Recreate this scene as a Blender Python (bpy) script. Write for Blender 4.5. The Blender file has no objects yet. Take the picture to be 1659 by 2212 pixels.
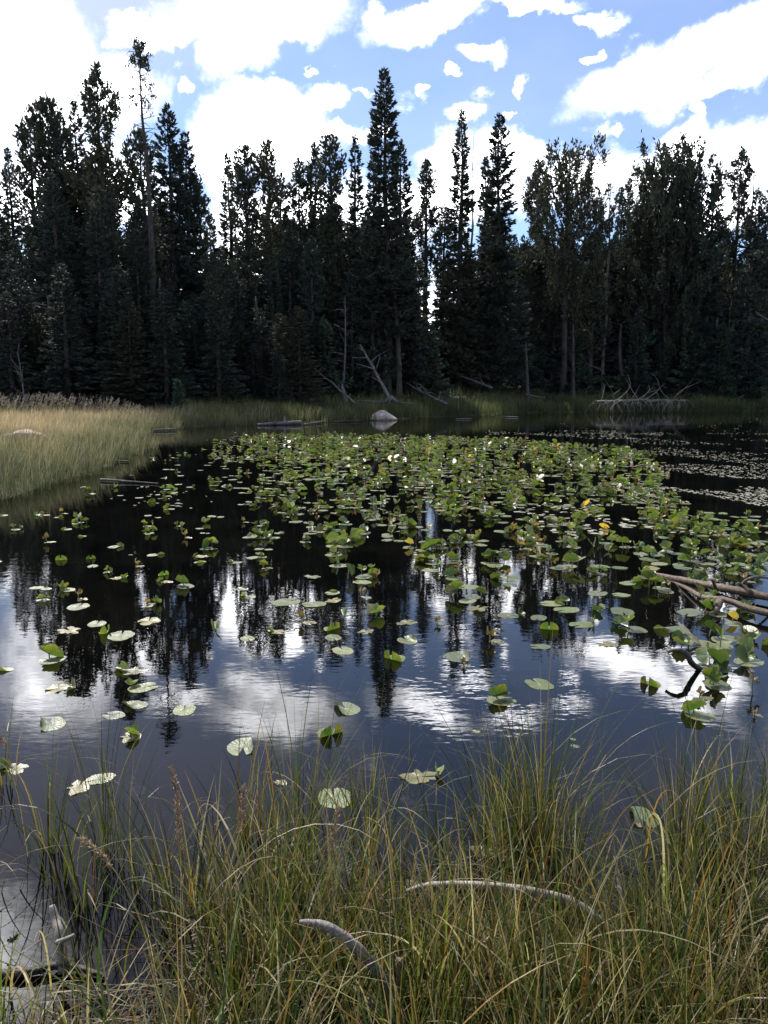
import bpy, math, random
import numpy as np
from mathutils import Vector, Matrix

random.seed(7)
RNG = np.random.default_rng(7)
sc = bpy.context.scene
COL = sc.collection
R = math.radians

# ------------------------------------------------------------------ camera
CAM_H = 1.6
PITCH = 9.0
cam_d = bpy.data.cameras.new('camera')
cam_d.sensor_fit = 'VERTICAL'
cam_d.sensor_height = 36.0
cam_d.lens = 28.0
cam_d.clip_start = 0.05
cam_d.clip_end = 4000
cam = bpy.data.objects.new('camera', cam_d)
COL.objects.link(cam)
cam.location = (0, 0, CAM_H)
cam.rotation_euler = (R(90 - PITCH), 0, 0)
sc.camera = cam

# photograph coordinates (1659 x 2212 view of it) -> directions in the world
FD = 28.0 / 36.0 * 2212.0
CP, SP = math.cos(R(PITCH)), math.sin(R(PITCH))
def ray(dx, dy):
    u = (dx - 829.5) / FD; v = -(dy - 1106.0) / FD
    return np.array([u, CP + v * SP, -SP + v * CP])
def at_z(dx, dy, z=0.0):
    d = ray(dx, dy); t = (z - CAM_H) / d[2]
    return np.array([d[0] * t, d[1] * t, z])
def at_y(dx, dy, Y):
    d = ray(dx, dy); t = Y / d[1]
    return np.array([d[0] * t, Y, CAM_H + d[2] * t])
def project(p):
    x, y, z = p[0], p[1], p[2] - CAM_H
    f = y * CP - z * SP; u = y * SP + z * CP
    return 829.5 + FD * x / f, 1106 - FD * u / f
def ang(dx, dy):
    d = ray(dx, dy); d = d / np.linalg.norm(d)
    return math.atan2(d[0], d[1]), math.asin(d[2])

# ------------------------------------------------------------------ light
SUN_AZ, SUN_EL = -30.0, 47.0            # azimuth from +Y, negative = left
SUN_STRENGTH = 5.0
SKY_STRENGTH = 0.125
EXPOSURE = 0.75
sun_dir = Vector((math.sin(R(SUN_AZ)) * math.cos(R(SUN_EL)), math.cos(R(SUN_AZ)) * math.cos(R(SUN_EL)), math.sin(R(SUN_EL))))
sd = bpy.data.lights.new('sun', 'SUN')
sd.energy = SUN_STRENGTH; sd.angle = R(0.55); sd.color = (1.0, 0.95, 0.87)
so = bpy.data.objects.new('sun', sd); COL.objects.link(so)
so.rotation_euler = sun_dir.to_track_quat('Z', 'Y').to_euler()
so.location = (0, 0, 30)

vs = sc.view_settings
vs.view_transform = 'Standard'; vs.look = 'None'; vs.exposure = EXPOSURE; vs.gamma = 1.0
vs.use_curve_mapping = False
cy = sc.cycles
cy.max_bounces = 6; cy.diffuse_bounces = 2; cy.glossy_bounces = 3; cy.transmission_bounces = 3
cy.transparent_max_bounces = 6
cy.caustics_reflective = False; cy.caustics_refractive = False
cy.sample_clamp_indirect = 4.0
cy.use_adaptive_sampling = True; cy.adaptive_threshold = 0.012
try:
    cy.use_denoising = True; cy.denoiser = 'OPENIMAGEDENOISE'
except Exception:
    pass

# ------------------------------------------------------------------ sky: Nishita air + cumulus by direction
class NT:
    def __init__(s, tree): s.t = tree; s.n = tree.nodes; s.l = tree.links
    def new(s, kind, **kw):
        n = s.n.new(kind)
        for k, v in kw.items(): setattr(n, k, v)
        return n
    def put(s, sock, v):
        if isinstance(v, bpy.types.NodeSocket): s.l.new(v, sock)
        elif v is not None:
            if isinstance(v, (tuple, list)) and sock.type == 'RGBA' and len(v) == 3: v = (*v, 1)
            sock.default_value = v
    def math(s, op, a, b=None, c=None, clamp=False):
        n = s.new('ShaderNodeMath', operation=op, use_clamp=clamp)
        for i, v in enumerate((a, b, c)):
            if v is not None: s.put(n.inputs[i], v)
        return n.outputs[0]
    def vmath(s, op, a, b=None):
        n = s.new('ShaderNodeVectorMath', operation=op)
        s.put(n.inputs[0], a)
        if b is not None: s.put(n.inputs[1], b)
        return n.outputs['Value'] if op in ('LENGTH', 'DOT_PRODUCT', 'DISTANCE') else n.outputs['Vector']
    def noise(s, vec, scale, detail=4, rough=0.5, dist=0.0, dim='3D', col=False):
        n = s.new('ShaderNodeTexNoise', noise_dimensions=dim)
        if vec is not None: s.put(n.inputs['Vector'], vec)
        n.inputs['Scale'].default_value = scale; n.inputs['Detail'].default_value = detail
        n.inputs['Roughness'].default_value = rough; n.inputs['Distortion'].default_value = dist
        return n.outputs['Color' if col else 'Fac']
    def mapr(s, v, a, b, c=0.0, d=1.0, kind='SMOOTHSTEP'):
        n = s.new('ShaderNodeMapRange', interpolation_type=kind)
        s.put(n.inputs['Value'], v)
        for nm, x in (('From Min', a), ('From Max', b), ('To Min', c), ('To Max', d)): n.inputs[nm].default_value = x
        return n.outputs[0]
    def mix(s, f, a, b, blend='MIX'):
        n = s.new('ShaderNodeMix', data_type='RGBA', blend_type=blend)
        s.put(n.inputs[0], f); s.put(n.inputs[6], a); s.put(n.inputs[7], b)
        return n.outputs[2]
    def mapping(s, vec, scale=(1, 1, 1), loc=(0, 0, 0), rot=(0, 0, 0), kind='POINT'):
        n = s.new('ShaderNodeMapping', vector_type=kind)
        s.put(n.inputs['Vector'], vec)
        n.inputs['Location'].default_value = loc; n.inputs['Rotation'].default_value = rot; n.inputs['Scale'].default_value = scale
        return n.outputs[0]
    def ramp(s, fac, stops):
        n = s.new('ShaderNodeValToRGB'); s.put(n.inputs[0], fac)
        el = n.color_ramp.elements
        while len(el) < len(stops): el.new(0.5)
        for e, (p, c) in zip(el, stops): e.position = p; e.color = (*c, 1)
        return n.outputs[0]

world = bpy.data.worlds.new('World'); sc.world = world
world.use_nodes = True
w = NT(world.node_tree); w.n.clear()
sky = w.new('ShaderNodeTexSky', sky_type='NISHITA')
sky.sun_disc = False; sky.sun_elevation = R(SUN_EL); sky.sun_rotation = R(SUN_AZ)
sky.altitude = 3000; sky.air_density = 1.0; sky.dust_density = 0.5; sky.ozone_density = 4.0
geo = w.new('ShaderNodeTexCoord').outputs['Generated']
sep = w.new('ShaderNodeSeparateXYZ'); w.l.new(geo, sep.inputs[0])
az = w.math('ARCTAN2', sep.outputs[0], sep.outputs[1])
el = w.math('ARCSINE', sep.outputs[2])
cmb = w.new('ShaderNodeCombineXYZ'); w.l.new(az, cmb.inputs[0]); w.l.new(el, cmb.inputs[1])
P = cmb.outputs[0]
# warp the cloud outlines
warp = w.noise(geo, 7.0, 5, 0.58, col=True)
warp = w.vmath('SUBTRACT', warp, (0.5, 0.5, 0.5))
sc1 = w.new('ShaderNodeVectorMath', operation='SCALE'); w.l.new(warp, sc1.inputs[0]); sc1.inputs['Scale'].default_value = 0.10
warp2 = w.vmath('SUBTRACT', w.noise(geo, 24.0, 6, 0.62, col=True), (0.5, 0.5, 0.5))
sc2 = w.new('ShaderNodeVectorMath', operation='SCALE'); w.l.new(warp2, sc2.inputs[0]); sc2.inputs['Scale'].default_value = 0.050
PW = w.vmath('ADD', w.vmath('ADD', P, sc1.outputs[0]), sc2.outputs[0])
# cumulus: centre in photo coordinates, radii in the same units, tilt
CL = [(560, 20, 250, 80, -8), (500, 110, 105, 78, -35), (610, 45, 160, 60, -20), (330, 60, 110, 40, 0),
      (930, 15, 120, 45, -12), (1150, 5, 130, 30, 0), (1270, 42, 55, 30, 10), (1040, 112, 58, 30, 5), (960, 168, 26, 14, 25), (886, 192, 20, 12, 0),
      (1600, 120, 120, 62, 0), (1420, 150, 225, 80, -22), (1560, 70, 170, 70, -10), (1530, 200, 130, 45, -15), (1650, 130, 60, 80, 0), (1268, 118, 20, 17, -30), (1135, 190, 22, 26, -30),
      (1510, 265, 28, 22, 60), (560, 250, 130, 62, -8), (480, 330, 90, 130, 0), (600, 330, 120, 95, 0), (690, 215, 60, 34, -20), (725, 300, 60, 30, 0), (770, 190, 16, 12, 0), (655, 145, 20, 11, -20),
      (795, 280, 34, 18, 0), (1000, 262, 52, 30, 0), (960, 350, 100, 60, 0), (1120, 345, 110, 50, 8), (1125, 272, 24, 12, -20), (1260, 390, 130, 62, 5), (1000, 440, 260, 70, 0),
      (1420, 390, 100, 62, -10), (1490, 330, 62, 48, 0), (1620, 350, 90, 78, 0), (1345, 300, 26, 16, 0), (1500, 450, 300, 70, 0), (700, 480, 300, 90, 0),
      (60, 160, 190, 240, 0), (120, 400, 260, 130, 0), (380, 190, 22, 18, 0), (260, 210, 90, 120, 0)]
blobs = []
for (cx, cyy, rx, ry, tilt) in CL:
    a0, e0 = ang(cx, cyy)
    a1, _ = ang(cx + rx, cyy); _, e1 = ang(cx, cyy - ry)
    blobs.append((a0, e0, abs(a1 - a0), abs(e1 - e0), R(-tilt)))
# the sky goes on outside the frame: more cumulus of the same kind
def D(a, e, ra, re, t=0): blobs.append((R(a), R(e), R(ra), R(re), R(t)))
D(-28, 35, 8, 5, 30); D(-44, 28, 8, 4, 5); D(-40, 46, 10, 5, 0); D(40, 24, 14, 6, 8)
D(8, 50, 9, 3, 15); D(38, 44, 13, 7, 0); D(-60, 20, 18, 9); D(-75, 40, 14, 7); D(66, 18, 16, 8); D(72, 42, 15, 8)
D(98, 22, 14, 6); D(125, 40, 14, 6); D(150, 18, 16, 6); D(168, 50, 18, 5); D(-100, 24, 13, 6); D(-128, 42, 14, 6); D(-155, 20, 15, 6); D(0, 66, 20, 4)
D(38, 8, 14, 5); D(-40, 10, 12, 8); D(90, 6, 30, 5); D(-100, 6, 30, 5); D(150, 5, 30, 4); D(-10, 5, 26, 5)
ml = None
for (a0, e0, ra, re, t) in blobs:
    ln = w.vmath('LENGTH', w.mapping(PW, scale=(ra, re, 1), loc=(a0, e0, 0), rot=(0, 0, t), kind='TEXTURE'))
    # measured in units of the smaller radius so that small clouds keep small soft edges
    ml = ln if ml is None else w.math('MINIMUM', ml, ln)
field = w.math('SUBTRACT', 1.0, ml)
fine = w.math('SUBTRACT', w.noise(geo, 13.0, 8, 0.66), 0.5)
field = w.math('ADD', field, w.math('MULTIPLY', fine, 1.1))
wisp = w.noise(w.mapping(geo, loc=(0.4, 2.2, 5.0), scale=(1, 1, 1.5)), 15.0, 7, 0.62)
field = w.math('MAXIMUM', field, w.math('MULTIPLY_ADD', wisp, 3.2, -2.02))       # torn scraps of cloud between the large ones
alpha = w.mapr(field, -0.12, 0.66)
# thin high veil, thicker towards the sun and low on the right
veil_n = w.noise(w.mapping(geo, scale=(1, 1, 2.2)), 2.6, 5, 0.6)
veil = w.mapr(veil_n, 0.36, 0.80, 0.10, 0.26)
sunv = w.vmath('DOT_PRODUCT', geo, tuple(sun_dir))
glow = w.mapr(sunv, 0.79, 0.95, 0.0, 0.66)
rv = w.vmath('LENGTH', w.mapping(P, scale=(R(22), R(9), 1), loc=(R(24), R(30), 0), kind='TEXTURE'))
veil = w.math('ADD', veil, w.math('MULTIPLY', w.mapr(rv, 1.0, 0.2, 0.0, 0.30), w.mapr(veil_n, 0.3, 0.6, 0.4, 1.0)))
veil = w.math('MAXIMUM', veil, glow)
# cloud brightness: bright rims and backs, greyer thick bases
body = w.mapr(w.noise(w.mapping(geo, loc=(3.1, 0.7, 1.9)), 5.5, 6, 0.6), 0.28, 0.62, 0.0, 1.0)
up = w.mapr(sunv, 0.0, 1.0, 0.42, 1.75, 'LINEAR')
lum = w.math('MULTIPLY', w.math('MULTIPLY_ADD', w.math('MULTIPLY', body, w.mapr(field, 0.0, 0.8, 0.12, 1.25)), 3.0, 0.85), up)
cc = w.new('ShaderNodeVectorMath', operation='SCALE'); cc.inputs[0].default_value = (0.97, 0.98, 1.03)
w.l.new(lum, cc.inputs['Scale'])
bg_air = w.new('ShaderNodeBackground'); w.l.new(sky.outputs[0], bg_air.inputs['Color']); bg_air.inputs['Strength'].default_value = SKY_STRENGTH
bg_cl = w.new('ShaderNodeBackground'); w.l.new(cc.outputs[0], bg_cl.inputs['Color']); bg_cl.inputs['Strength'].default_value = 1.0
bg_veil = w.new('ShaderNodeBackground'); bg_veil.inputs['Color'].default_value = (0.74, 0.72, 0.86, 1); bg_veil.inputs['Strength'].default_value = 0.85
vx = w.new('ShaderNodeMixShader'); w.l.new(veil, vx.inputs[0]); w.l.new(bg_air.outputs[0], vx.inputs[1]); w.l.new(bg_veil.outputs[0], vx.inputs[2])
mx = w.new('ShaderNodeMixShader'); w.l.new(alpha, mx.inputs[0]); w.l.new(vx.outputs[0], mx.inputs[1]); w.l.new(bg_cl.outputs[0], mx.inputs[2])
wo = w.new('ShaderNodeOutputWorld'); w.l.new(mx.outputs[0], wo.inputs['Surface'])
world.cycles.sampling_method = 'MANUAL'; world.cycles.sample_map_resolution = 512

# ------------------------------------------------------------------ materials
def mat(name):
    m = bpy.data.materials.new(name); m.use_nodes = True
    t = NT(m.node_tree); t.n.clear()
    out = t.new('ShaderNodeOutputMaterial')
    return m, t, out
def principled(t, color, rough=0.8, spec=0.3, normal=None, ior=None):
    p = t.new('ShaderNodeBsdfPrincipled')
    t.put(p.inputs['Base Color'], color); t.put(p.inputs['Roughness'], rough)
    p.inputs['Specular IOR Level'].default_value = spec
    if ior: p.inputs['IOR'].default_value = ior
    if normal is not None: t.l.new(normal, p.inputs['Normal'])
    return p.outputs[0]
def bump(t, h, strength=0.5, dist=0.02):
    b = t.new('ShaderNodeBump'); b.inputs['Strength'].default_value = strength; b.inputs['Distance'].default_value = dist
    t.l.new(h, b.inputs['Height']); return b.outputs[0]
def leafy(t, color, trans_color, f, rough, spec, normal=None):
    a = principled(t, color, rough, spec, normal)
    b = t.new('ShaderNodeBsdfTranslucent'); t.put(b.inputs['Color'], trans_color)
    m = t.new('ShaderNodeMixShader'); m.inputs[0].default_value = f
    t.l.new(a, m.inputs[1]); t.l.new(b.outputs[0], m.inputs[2])
    return m.outputs[0]

def m_needles(name, c0, c1, trans=0.12):
    m, t, out = mat(name)
    g = t.new('ShaderNodeNewGeometry'); oi = t.new('ShaderNodeObjectInfo')
    n = t.noise(g.outputs['Position'], 1.3, 3, 0.6)
    f = t.math('ADD', t.mapr(n, 0.35, 0.65), t.math('MULTIPLY', t.math('SUBTRACT', oi.outputs['Random'], 0.5), 0.6), clamp=True)
    isl = t.math('MULTIPLY_ADD', g.outputs['Random Per Island'], 0.7, 0.65)
    c = t.mix(f, c0, c1)
    c = t.mix(t.mapr(oi.outputs['Random'], 0.78, 1.0, 0.0, 0.5), c, (0.085, 0.082, 0.045))
    vm = t.new('ShaderNodeVectorMath', operation='SCALE'); t.l.new(c, vm.inputs[0]); t.l.new(isl, vm.inputs['Scale'])
    t.l.new(leafy(t, vm.outputs[0], vm.outputs[0], trans, 0.75, 0.12), out.inputs[0])
    return m
M_SPRUCE = m_needles('spruce_needles', (0.040, 0.052, 0.046), (0.056, 0.070, 0.052))
M_PINE = m_needles('pine_needles', (0.042, 0.054, 0.042), (0.066, 0.076, 0.046))
M_YOUNG = m_needles('young_spruce_needles', (0.050, 0.078, 0.050), (0.075, 0.105, 0.062))

def m_wood(name, c0, c1, c2, grain=(8, 8, 1.2), scale=3.0, bs=0.6, rough=0.85, bd=0.02):
    m, t, out = mat(name)
    tc = t.new('ShaderNodeTexCoord').outputs['Object']
    n1 = t.noise(t.mapping(tc, scale=grain), scale, 6, 0.65)
    n2 = t.noise(tc, 1.7, 3, 0.5)
    c = t.ramp(n1, [(0.28, c0), (0.5, c1), (0.72, c2)])
    c = t.mix(t.mapr(n2, 0.4, 0.7, 0.0, 0.5), c, c0)
    t.l.new(principled(t, c, rough, 0.2, bump(t, n1, bs, bd)), out.inputs[0])
    return m
M_BARK = m_wood('bark', (0.022, 0.019, 0.017), (0.062, 0.053, 0.046), (0.125, 0.11, 0.098), (6, 6, 1.2), 2.6)
M_GREY = m_wood('weathered_wood', (0.055, 0.05, 0.046), (0.13, 0.12, 0.112), (0.25, 0.235, 0.22), (9, 9, 1.0), 2.2)
M_DRIFT = m_wood('driftwood', (0.035, 0.024, 0.017), (0.115, 0.085, 0.062), (0.27, 0.225, 0.18), (40, 40, 40), 1.2, 0.8, 0.7, 0.006)
M_PALE = m_wood('bleached_branch', (0.13, 0.115, 0.10), (0.27, 0.245, 0.21), (0.44, 0.40, 0.36), (30, 30, 30), 1.5, 0.4, 0.7, 0.004)
M_NEARGREY = m_wood('cracked_wood', (0.07, 0.06, 0.055), (0.22, 0.20, 0.185), (0.42, 0.395, 0.37), (60, 14, 60), 2.2, 0.9, 0.8, 0.008)
M_BLACK = m_wood('waterlogged_wood', (0.012, 0.010, 0.009), (0.05, 0.042, 0.036), (0.14, 0.125, 0.11), (40, 40, 40), 1.5, 0.9, 0.45, 0.008)

def m_rock(name, c0, c1, c2, warm=(0.45, 0.30, 0.20)):
    m, t, out = mat(name)
    tc = t.new('ShaderNodeTexCoord').outputs['Object']
    n1 = t.noise(tc, 3.2, 7, 0.6); n2 = t.noise(tc, 22, 4, 0.7); n3 = t.noise(tc, 1.4, 3, 0.5)
    c = t.ramp(n1, [(0.3, c0), (0.5, c1), (0.7, c2)])
    c = t.mix(t.mapr(n3, 0.55, 0.75, 0.0, 0.55), c, warm)
    c = t.mix(t.mapr(n2, 0.55, 0.7, 0.0, 0.35), c, (0.10, 0.10, 0.09))
    pz = t.new('ShaderNodeSeparateXYZ'); t.l.new(t.new('ShaderNodeNewGeometry').outputs['Position'], pz.inputs[0])
    wet = t.mapr(t.math('ADD', pz.outputs[2], t.math('MULTIPLY', n1, 0.12)), 0.10, 0.16, 0.65, 0.0)      # wet band just above the waterline
    c = t.mix(wet, c, (0.05, 0.045, 0.038))
    crack = t.mapr(t.noise(tc, 2.2, 8, 0.7, 1.5), 0.47, 0.50, 0.0, 1.0)
    h = t.math('ADD', t.math('ADD', n1, t.math('MULTIPLY', n2, 0.3)), t.math('MULTIPLY', crack, 0.35))
    t.l.new(principled(t, c, 0.85, 0.25, bump(t, h, 0.8, 0.07)), out.inputs[0])
    return m
M_ROCK = m_rock('granite', (0.20, 0.195, 0.185), (0.38, 0.365, 0.345), (0.52, 0.50, 0.47), (0.42, 0.36, 0.30))
M_BOULDER = m_rock('pink_granite', (0.22, 0.175, 0.14), (0.42, 0.34, 0.28), (0.58, 0.50, 0.43), (0.46, 0.28, 0.17))

def m_vcol(name, trans=0.4, rough=0.5, spec=0.3, gain=1.0, objrand=0.0, bl=0.7):
    m, t, out = mat(name)
    a = t.new('ShaderNodeAttribute', attribute_name='Col').outputs['Color']
    if objrand:
        oi = t.new('ShaderNodeObjectInfo').outputs['Random']
        hs = t.new('ShaderNodeHueSaturation'); t.l.new(a, hs.inputs['Color'])
        t.l.new(t.math('MULTIPLY_ADD', oi, objrand, 1 - objrand / 2), hs.inputs['Value'])
        t.l.new(t.math('MULTIPLY_ADD', oi, -0.03, 0.512), hs.inputs['Hue'])
        a = hs.outputs[0]
    g = t.mix(1.0, a, (gain, gain * (1 + .17 * (1 - bl)), gain * bl), 'MULTIPLY')
    t.l.new(leafy(t, a, g, trans, rough, spec), out.inputs[0])
    return m
M_SEDGE = m_vcol('sedge_blade', 0.36, 0.45, 0.25, 1.6)
M_MEADOW = m_vcol('meadow_blade', 0.34, 0.6, 0.25, 1.1, bl=1.0)
M_SCRUB = m_vcol('scrub_leaf', 0.2, 0.6, 0.25)
M_LITTER = m_vcol('dead_blade', 0.1, 0.75, 0.2)

def m_lily():
    m, t, out = mat('lily_leaf')
    a = t.new('ShaderNodeAttribute', attribute_name='Col').outputs['Color']
    rad = t.new('ShaderNodeAttribute', attribute_name='polar').outputs['Vector']
    oi = t.new('ShaderNodeObjectInfo').outputs['Random']
    sp = t.new('ShaderNodeSeparateXYZ'); t.l.new(rad, sp.inputs[0])
    geo = t.new('ShaderNodeNewGeometry')
    blot = t.noise(geo.outputs['Position'], 26, 4, 0.65)
    brown = t.math('MULTIPLY', t.mapr(blot, 0.54, 0.66), t.mapr(sp.outputs[0], 0.25, 1.0, 0.15, 0.9))
    c = t.mix(brown, a, (0.22, 0.15, 0.055))
    spots = t.mapr(t.noise(geo.outputs['Position'], 90, 2, 0.5), 0.62, 0.70, 0, 0.55)
    c = t.mix(spots, c, (0.10, 0.07, 0.03))
    hs = t.new('ShaderNodeHueSaturation'); t.l.new(c, hs.inputs['Color'])
    t.l.new(t.math('MULTIPLY_ADD', oi, 0.75, 0.55), hs.inputs['Value'])
    t.l.new(t.math('MULTIPLY_ADD', oi, -0.035, 0.512), hs.inputs['Hue'])
    # pinnate ribs
    v = t.math('SINE', t.math('MULTIPLY', t.math('ABSOLUTE', sp.outputs[1]), 21.0))
    vein = t.mapr(v, 0.80, 1.0)
    c2 = t.mix(t.math('MULTIPLY', vein, 0.16), hs.outputs[0], (0.24, 0.28, 0.12))
    h = t.math('ADD', t.math('MULTIPLY', v, 0.12), t.noise(geo.outputs['Position'], 40, 3, 0.5))
    tg = t.mix(1.0, c2, (1.7, 1.8, 0.75), 'MULTIPLY')
    t.l.new(leafy(t, c2, tg, 0.26, 0.42, 0.60, bump(t, h, 0.45, 0.006)), out.inputs[0])
    return m
M_LILY = m_lily()

def m_water():
    m, t, out = mat('pond_water')
    g = t.new('ShaderNodeNewGeometry').outputs['Position']
    a = t.noise(t.mapping(g, scale=(0.75, 1.5, 1), rot=(0, 0, 0.25)), 5.0, 3, 0.5)
    b = t.noise(t.mapping(g, scale=(0.8, 1.7, 1), rot=(0, 0, -0.35)), 15.0, 2, 0.5)
    big = t.noise(g, 0.35, 2, 0.5)
    calm = t.mapr(big, 0.38, 0.66, 0.35, 1.0)
    h = t.math('MULTIPLY', t.math('ADD', t.math('MULTIPLY', a, 0.75), t.math('MULTIPLY', b, 0.30)), calm)
    mud = t.noise(g, 1.2, 4, 0.6)
    c = t.mix(t.mapr(mud, 0.35, 0.7), (0.0008, 0.0009, 0.0009), (0.0026, 0.0024, 0.0018))
    t.l.new(principled(t, c, 0.0, 0.5, bump(t, h, 1.0, 0.0014), ior=1.333), out.inputs[0])
    return m
M_WATER = m_water()

def m_ground():
    m, t, out = mat('forest_floor')
    g = t.new('ShaderNodeNewGeometry').outputs['Position']
    n1 = t.noise(g, 0.5, 6, 0.65); n2 = t.noise(g, 4.0, 5, 0.7); n3 = t.noise(g, 30, 3, 0.6)
    c = t.ramp(n2, [(0.3, (0.030, 0.024, 0.016)), (0.5, (0.075, 0.060, 0.040)), (0.7, (0.14, 0.115, 0.085))])
    c = t.mix(t.mapr(n1, 0.45, 0.6), c, (0.055, 0.065, 0.030))
    h = t.math('ADD', n2, t.math('MULTIPLY', n3, 0.4))
    t.l.new(principled(t, c, 0.95, 0.1, bump(t, h, 0.8, 0.08)), out.inputs[0])
    return m
M_GROUND = m_ground()

# ------------------------------------------------------------------ mesh helpers
class MB:
    def __init__(s): s.v = []; s.t = []; s.q = []; s.c = []; s.p = []; s.n = 0
    def add(s, v, tris=None, quads=None, col=None, pol=None):
        v = np.asarray(v, dtype=np.float32).reshape(-1, 3)
        if tris is not None and len(tris): s.t.append(np.asarray(tris, dtype=np.int64) + s.n)
        if quads is not None and len(quads): s.q.append(np.asarray(quads, dtype=np.int64) + s.n)
        s.v.append(v); s.n += len(v)
        if col is not None:
            col = np.asarray(col, dtype=np.float32)
            if col.ndim == 1: col = np.repeat(col[None], len(v), 0)
            s.c.append(col)
        if pol is not None: s.p.append(np.asarray(pol, dtype=np.float32))
    def mesh(s, name, m, smooth=True):
        me = bpy.data.meshes.new(name)
        V = np.concatenate(s.v)
        T = np.concatenate(s.t) if s.t else np.zeros((0, 3), int)
        Q = np.concatenate(s.q) if s.q else np.zeros((0, 4), int)
        me.vertices.add(len(V)); me.vertices.foreach_set('co', V.ravel())
        nl = len(T) * 3 + len(Q) * 4
        me.loops.add(nl); me.loops.foreach_set('vertex_index', np.concatenate([T.ravel(), Q.ravel()]).astype(np.int32))
        st = np.concatenate([np.arange(len(T)) * 3, len(T) * 3 + np.arange(len(Q)) * 4]).astype(np.int32)
        me.polygons.add(len(T) + len(Q)); me.polygons.foreach_set('loop_start', st)
        me.update(calc_edges=True)
        me.polygons.foreach_set('use_smooth', np.full(len(st), smooth, dtype=bool))
        if s.c:
            C = np.concatenate(s.c); a = me.attributes.new('Col', 'FLOAT_COLOR', 'POINT')
            a.data.foreach_set('color', np.concatenate([C, np.ones((len(C), 1), np.float32)], 1).ravel())
        if s.p:
            a = me.attributes.new('polar', 'FLOAT_VECTOR', 'POINT'); a.data.foreach_set('vector', np.concatenate(s.p).ravel())
        me.materials.append(m); me.validate(); me.update()
        return me
    def obj(s, name, m, parent=None, smooth=True):
        return link(name, s.mesh(name, m, smooth), parent)
def link(name, me, parent=None):
    o = bpy.data.objects.new(name, me); COL.objects.link(o)
    if parent is not None: o.parent = parent
    return o
def tag(o, label=None, cat=None, group=None, kind=None):
    if label: o['label'] = label
    if cat: o['category'] = cat
    if group: o['group'] = group
    if kind: o['kind'] = kind
    return o
def thing(name, loc, label=None, cat=None, group=None, rz=0):
    o = bpy.data.objects.new(name, None); COL.objects.link(o)
    o.empty_display_size = 0.1
    o.location = tuple(float(x) for x in loc); o.rotation_euler = (0, 0, rz)
    return tag(o, label, cat, group)

def vnoise(p, seed=0):
    p = np.asarray(p, dtype=float); k = seed * 1.37
    x, y, z = p[..., 0], p[..., 1], p[..., 2]
    return (np.sin(x * 1.7 + y * 2.3 + k) + np.sin(y * 2.9 - z * 1.9 + k * 2.1) + np.sin(z * 3.1 + x * 1.3 - k * 1.7) + 0.5 * np.sin(x * 5.3 - z * 4.7 + y * 3.9 + k)) / 3.5

def tube(pts, rad, n=8, rough=0.0, seed=0, cap=True, sub=1):
    """a tapering limb along pts; returns verts, tris, quads"""
    pts = np.asarray(pts, dtype=float); rad = np.asarray(rad, dtype=float)
    if sub > 1 and len(pts) > 2:
        m = (len(pts) - 1) * sub + 1; u = np.linspace(0, len(pts) - 1, m)
        k = np.minimum(u.astype(int), len(pts) - 2); f = (u - k)[:, None]
        p0 = pts[np.maximum(k - 1, 0)]; p1 = pts[k]; p2 = pts[k + 1]; p3 = pts[np.minimum(k + 2, len(pts) - 1)]
        pts2 = 0.5 * ((2 * p1) + (-p0 + p2) * f + (2 * p0 - 5 * p1 + 4 * p2 - p3) * f ** 2 + (-p0 + 3 * p1 - 3 * p2 + p3) * f ** 3)
        rad = np.interp(u, np.arange(len(rad)), rad); pts = pts2
    T = np.gradient(pts, axis=0); T /= np.linalg.norm(T, axis=1)[:, None] + 1e-9
    ref = np.array([0.31, 0.17, 0.93]) if abs(T[:, 2]).mean() < 0.8 else np.array([0.97, 0.2, 0.1])
    A = np.cross(T, ref); A /= np.linalg.norm(A, axis=1)[:, None] + 1e-9
    B = np.cross(T, A)
    th = np.arange(n) / n * 2 * math.pi
    rr = rad[:, None] * np.ones((1, n))
    if rough:
        s = np.cumsum(np.r_[0, np.linalg.norm(np.diff(pts, axis=0), axis=1)]) / (rad.mean() + 1e-6) * 0.35
        q = np.stack([np.cos(th)[None] * 1.3 + s[:, None] * 0.5, np.sin(th)[None] * 1.3 - s[:, None] * 0.3, s[:, None] + 0 * th[None]], -1)
        rr = rr * (1 + rough * vnoise(q * 1.5, seed))
    V = pts[:, None] + rr[..., None] * (np.cos(th)[None, :, None] * A[:, None] + np.sin(th)[None, :, None] * B[:, None])
    m = len(pts)
    i = np.arange(m - 1)[:, None] * n; j = np.arange(n)[None]; k = (j + 1) % n
    Q = np.stack([i + j, i + k, i + n + k, i + n + j], -1).reshape(-1, 4)
    V = V.reshape(-1, 3); Tt = []
    if cap:
        c0 = len(V); V = np.concatenate([V, pts[:1], pts[-1:]])
        Tt = [(c0, (a + 1) % n, a) for a in range(n)] + [(c0 + 1, (m - 1) * n + a, (m - 1) * n + (a + 1) % n) for a in range(n)]
    return V, np.array(Tt, dtype=int).reshape(-1, 3), Q

def add_tube(mb, pts, rad, n=8, rough=0.0, seed=0, sub=1, cap=True):
    v, t, q = tube(pts, rad, n, rough, seed, cap, sub); mb.add(v, t, q)

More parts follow.
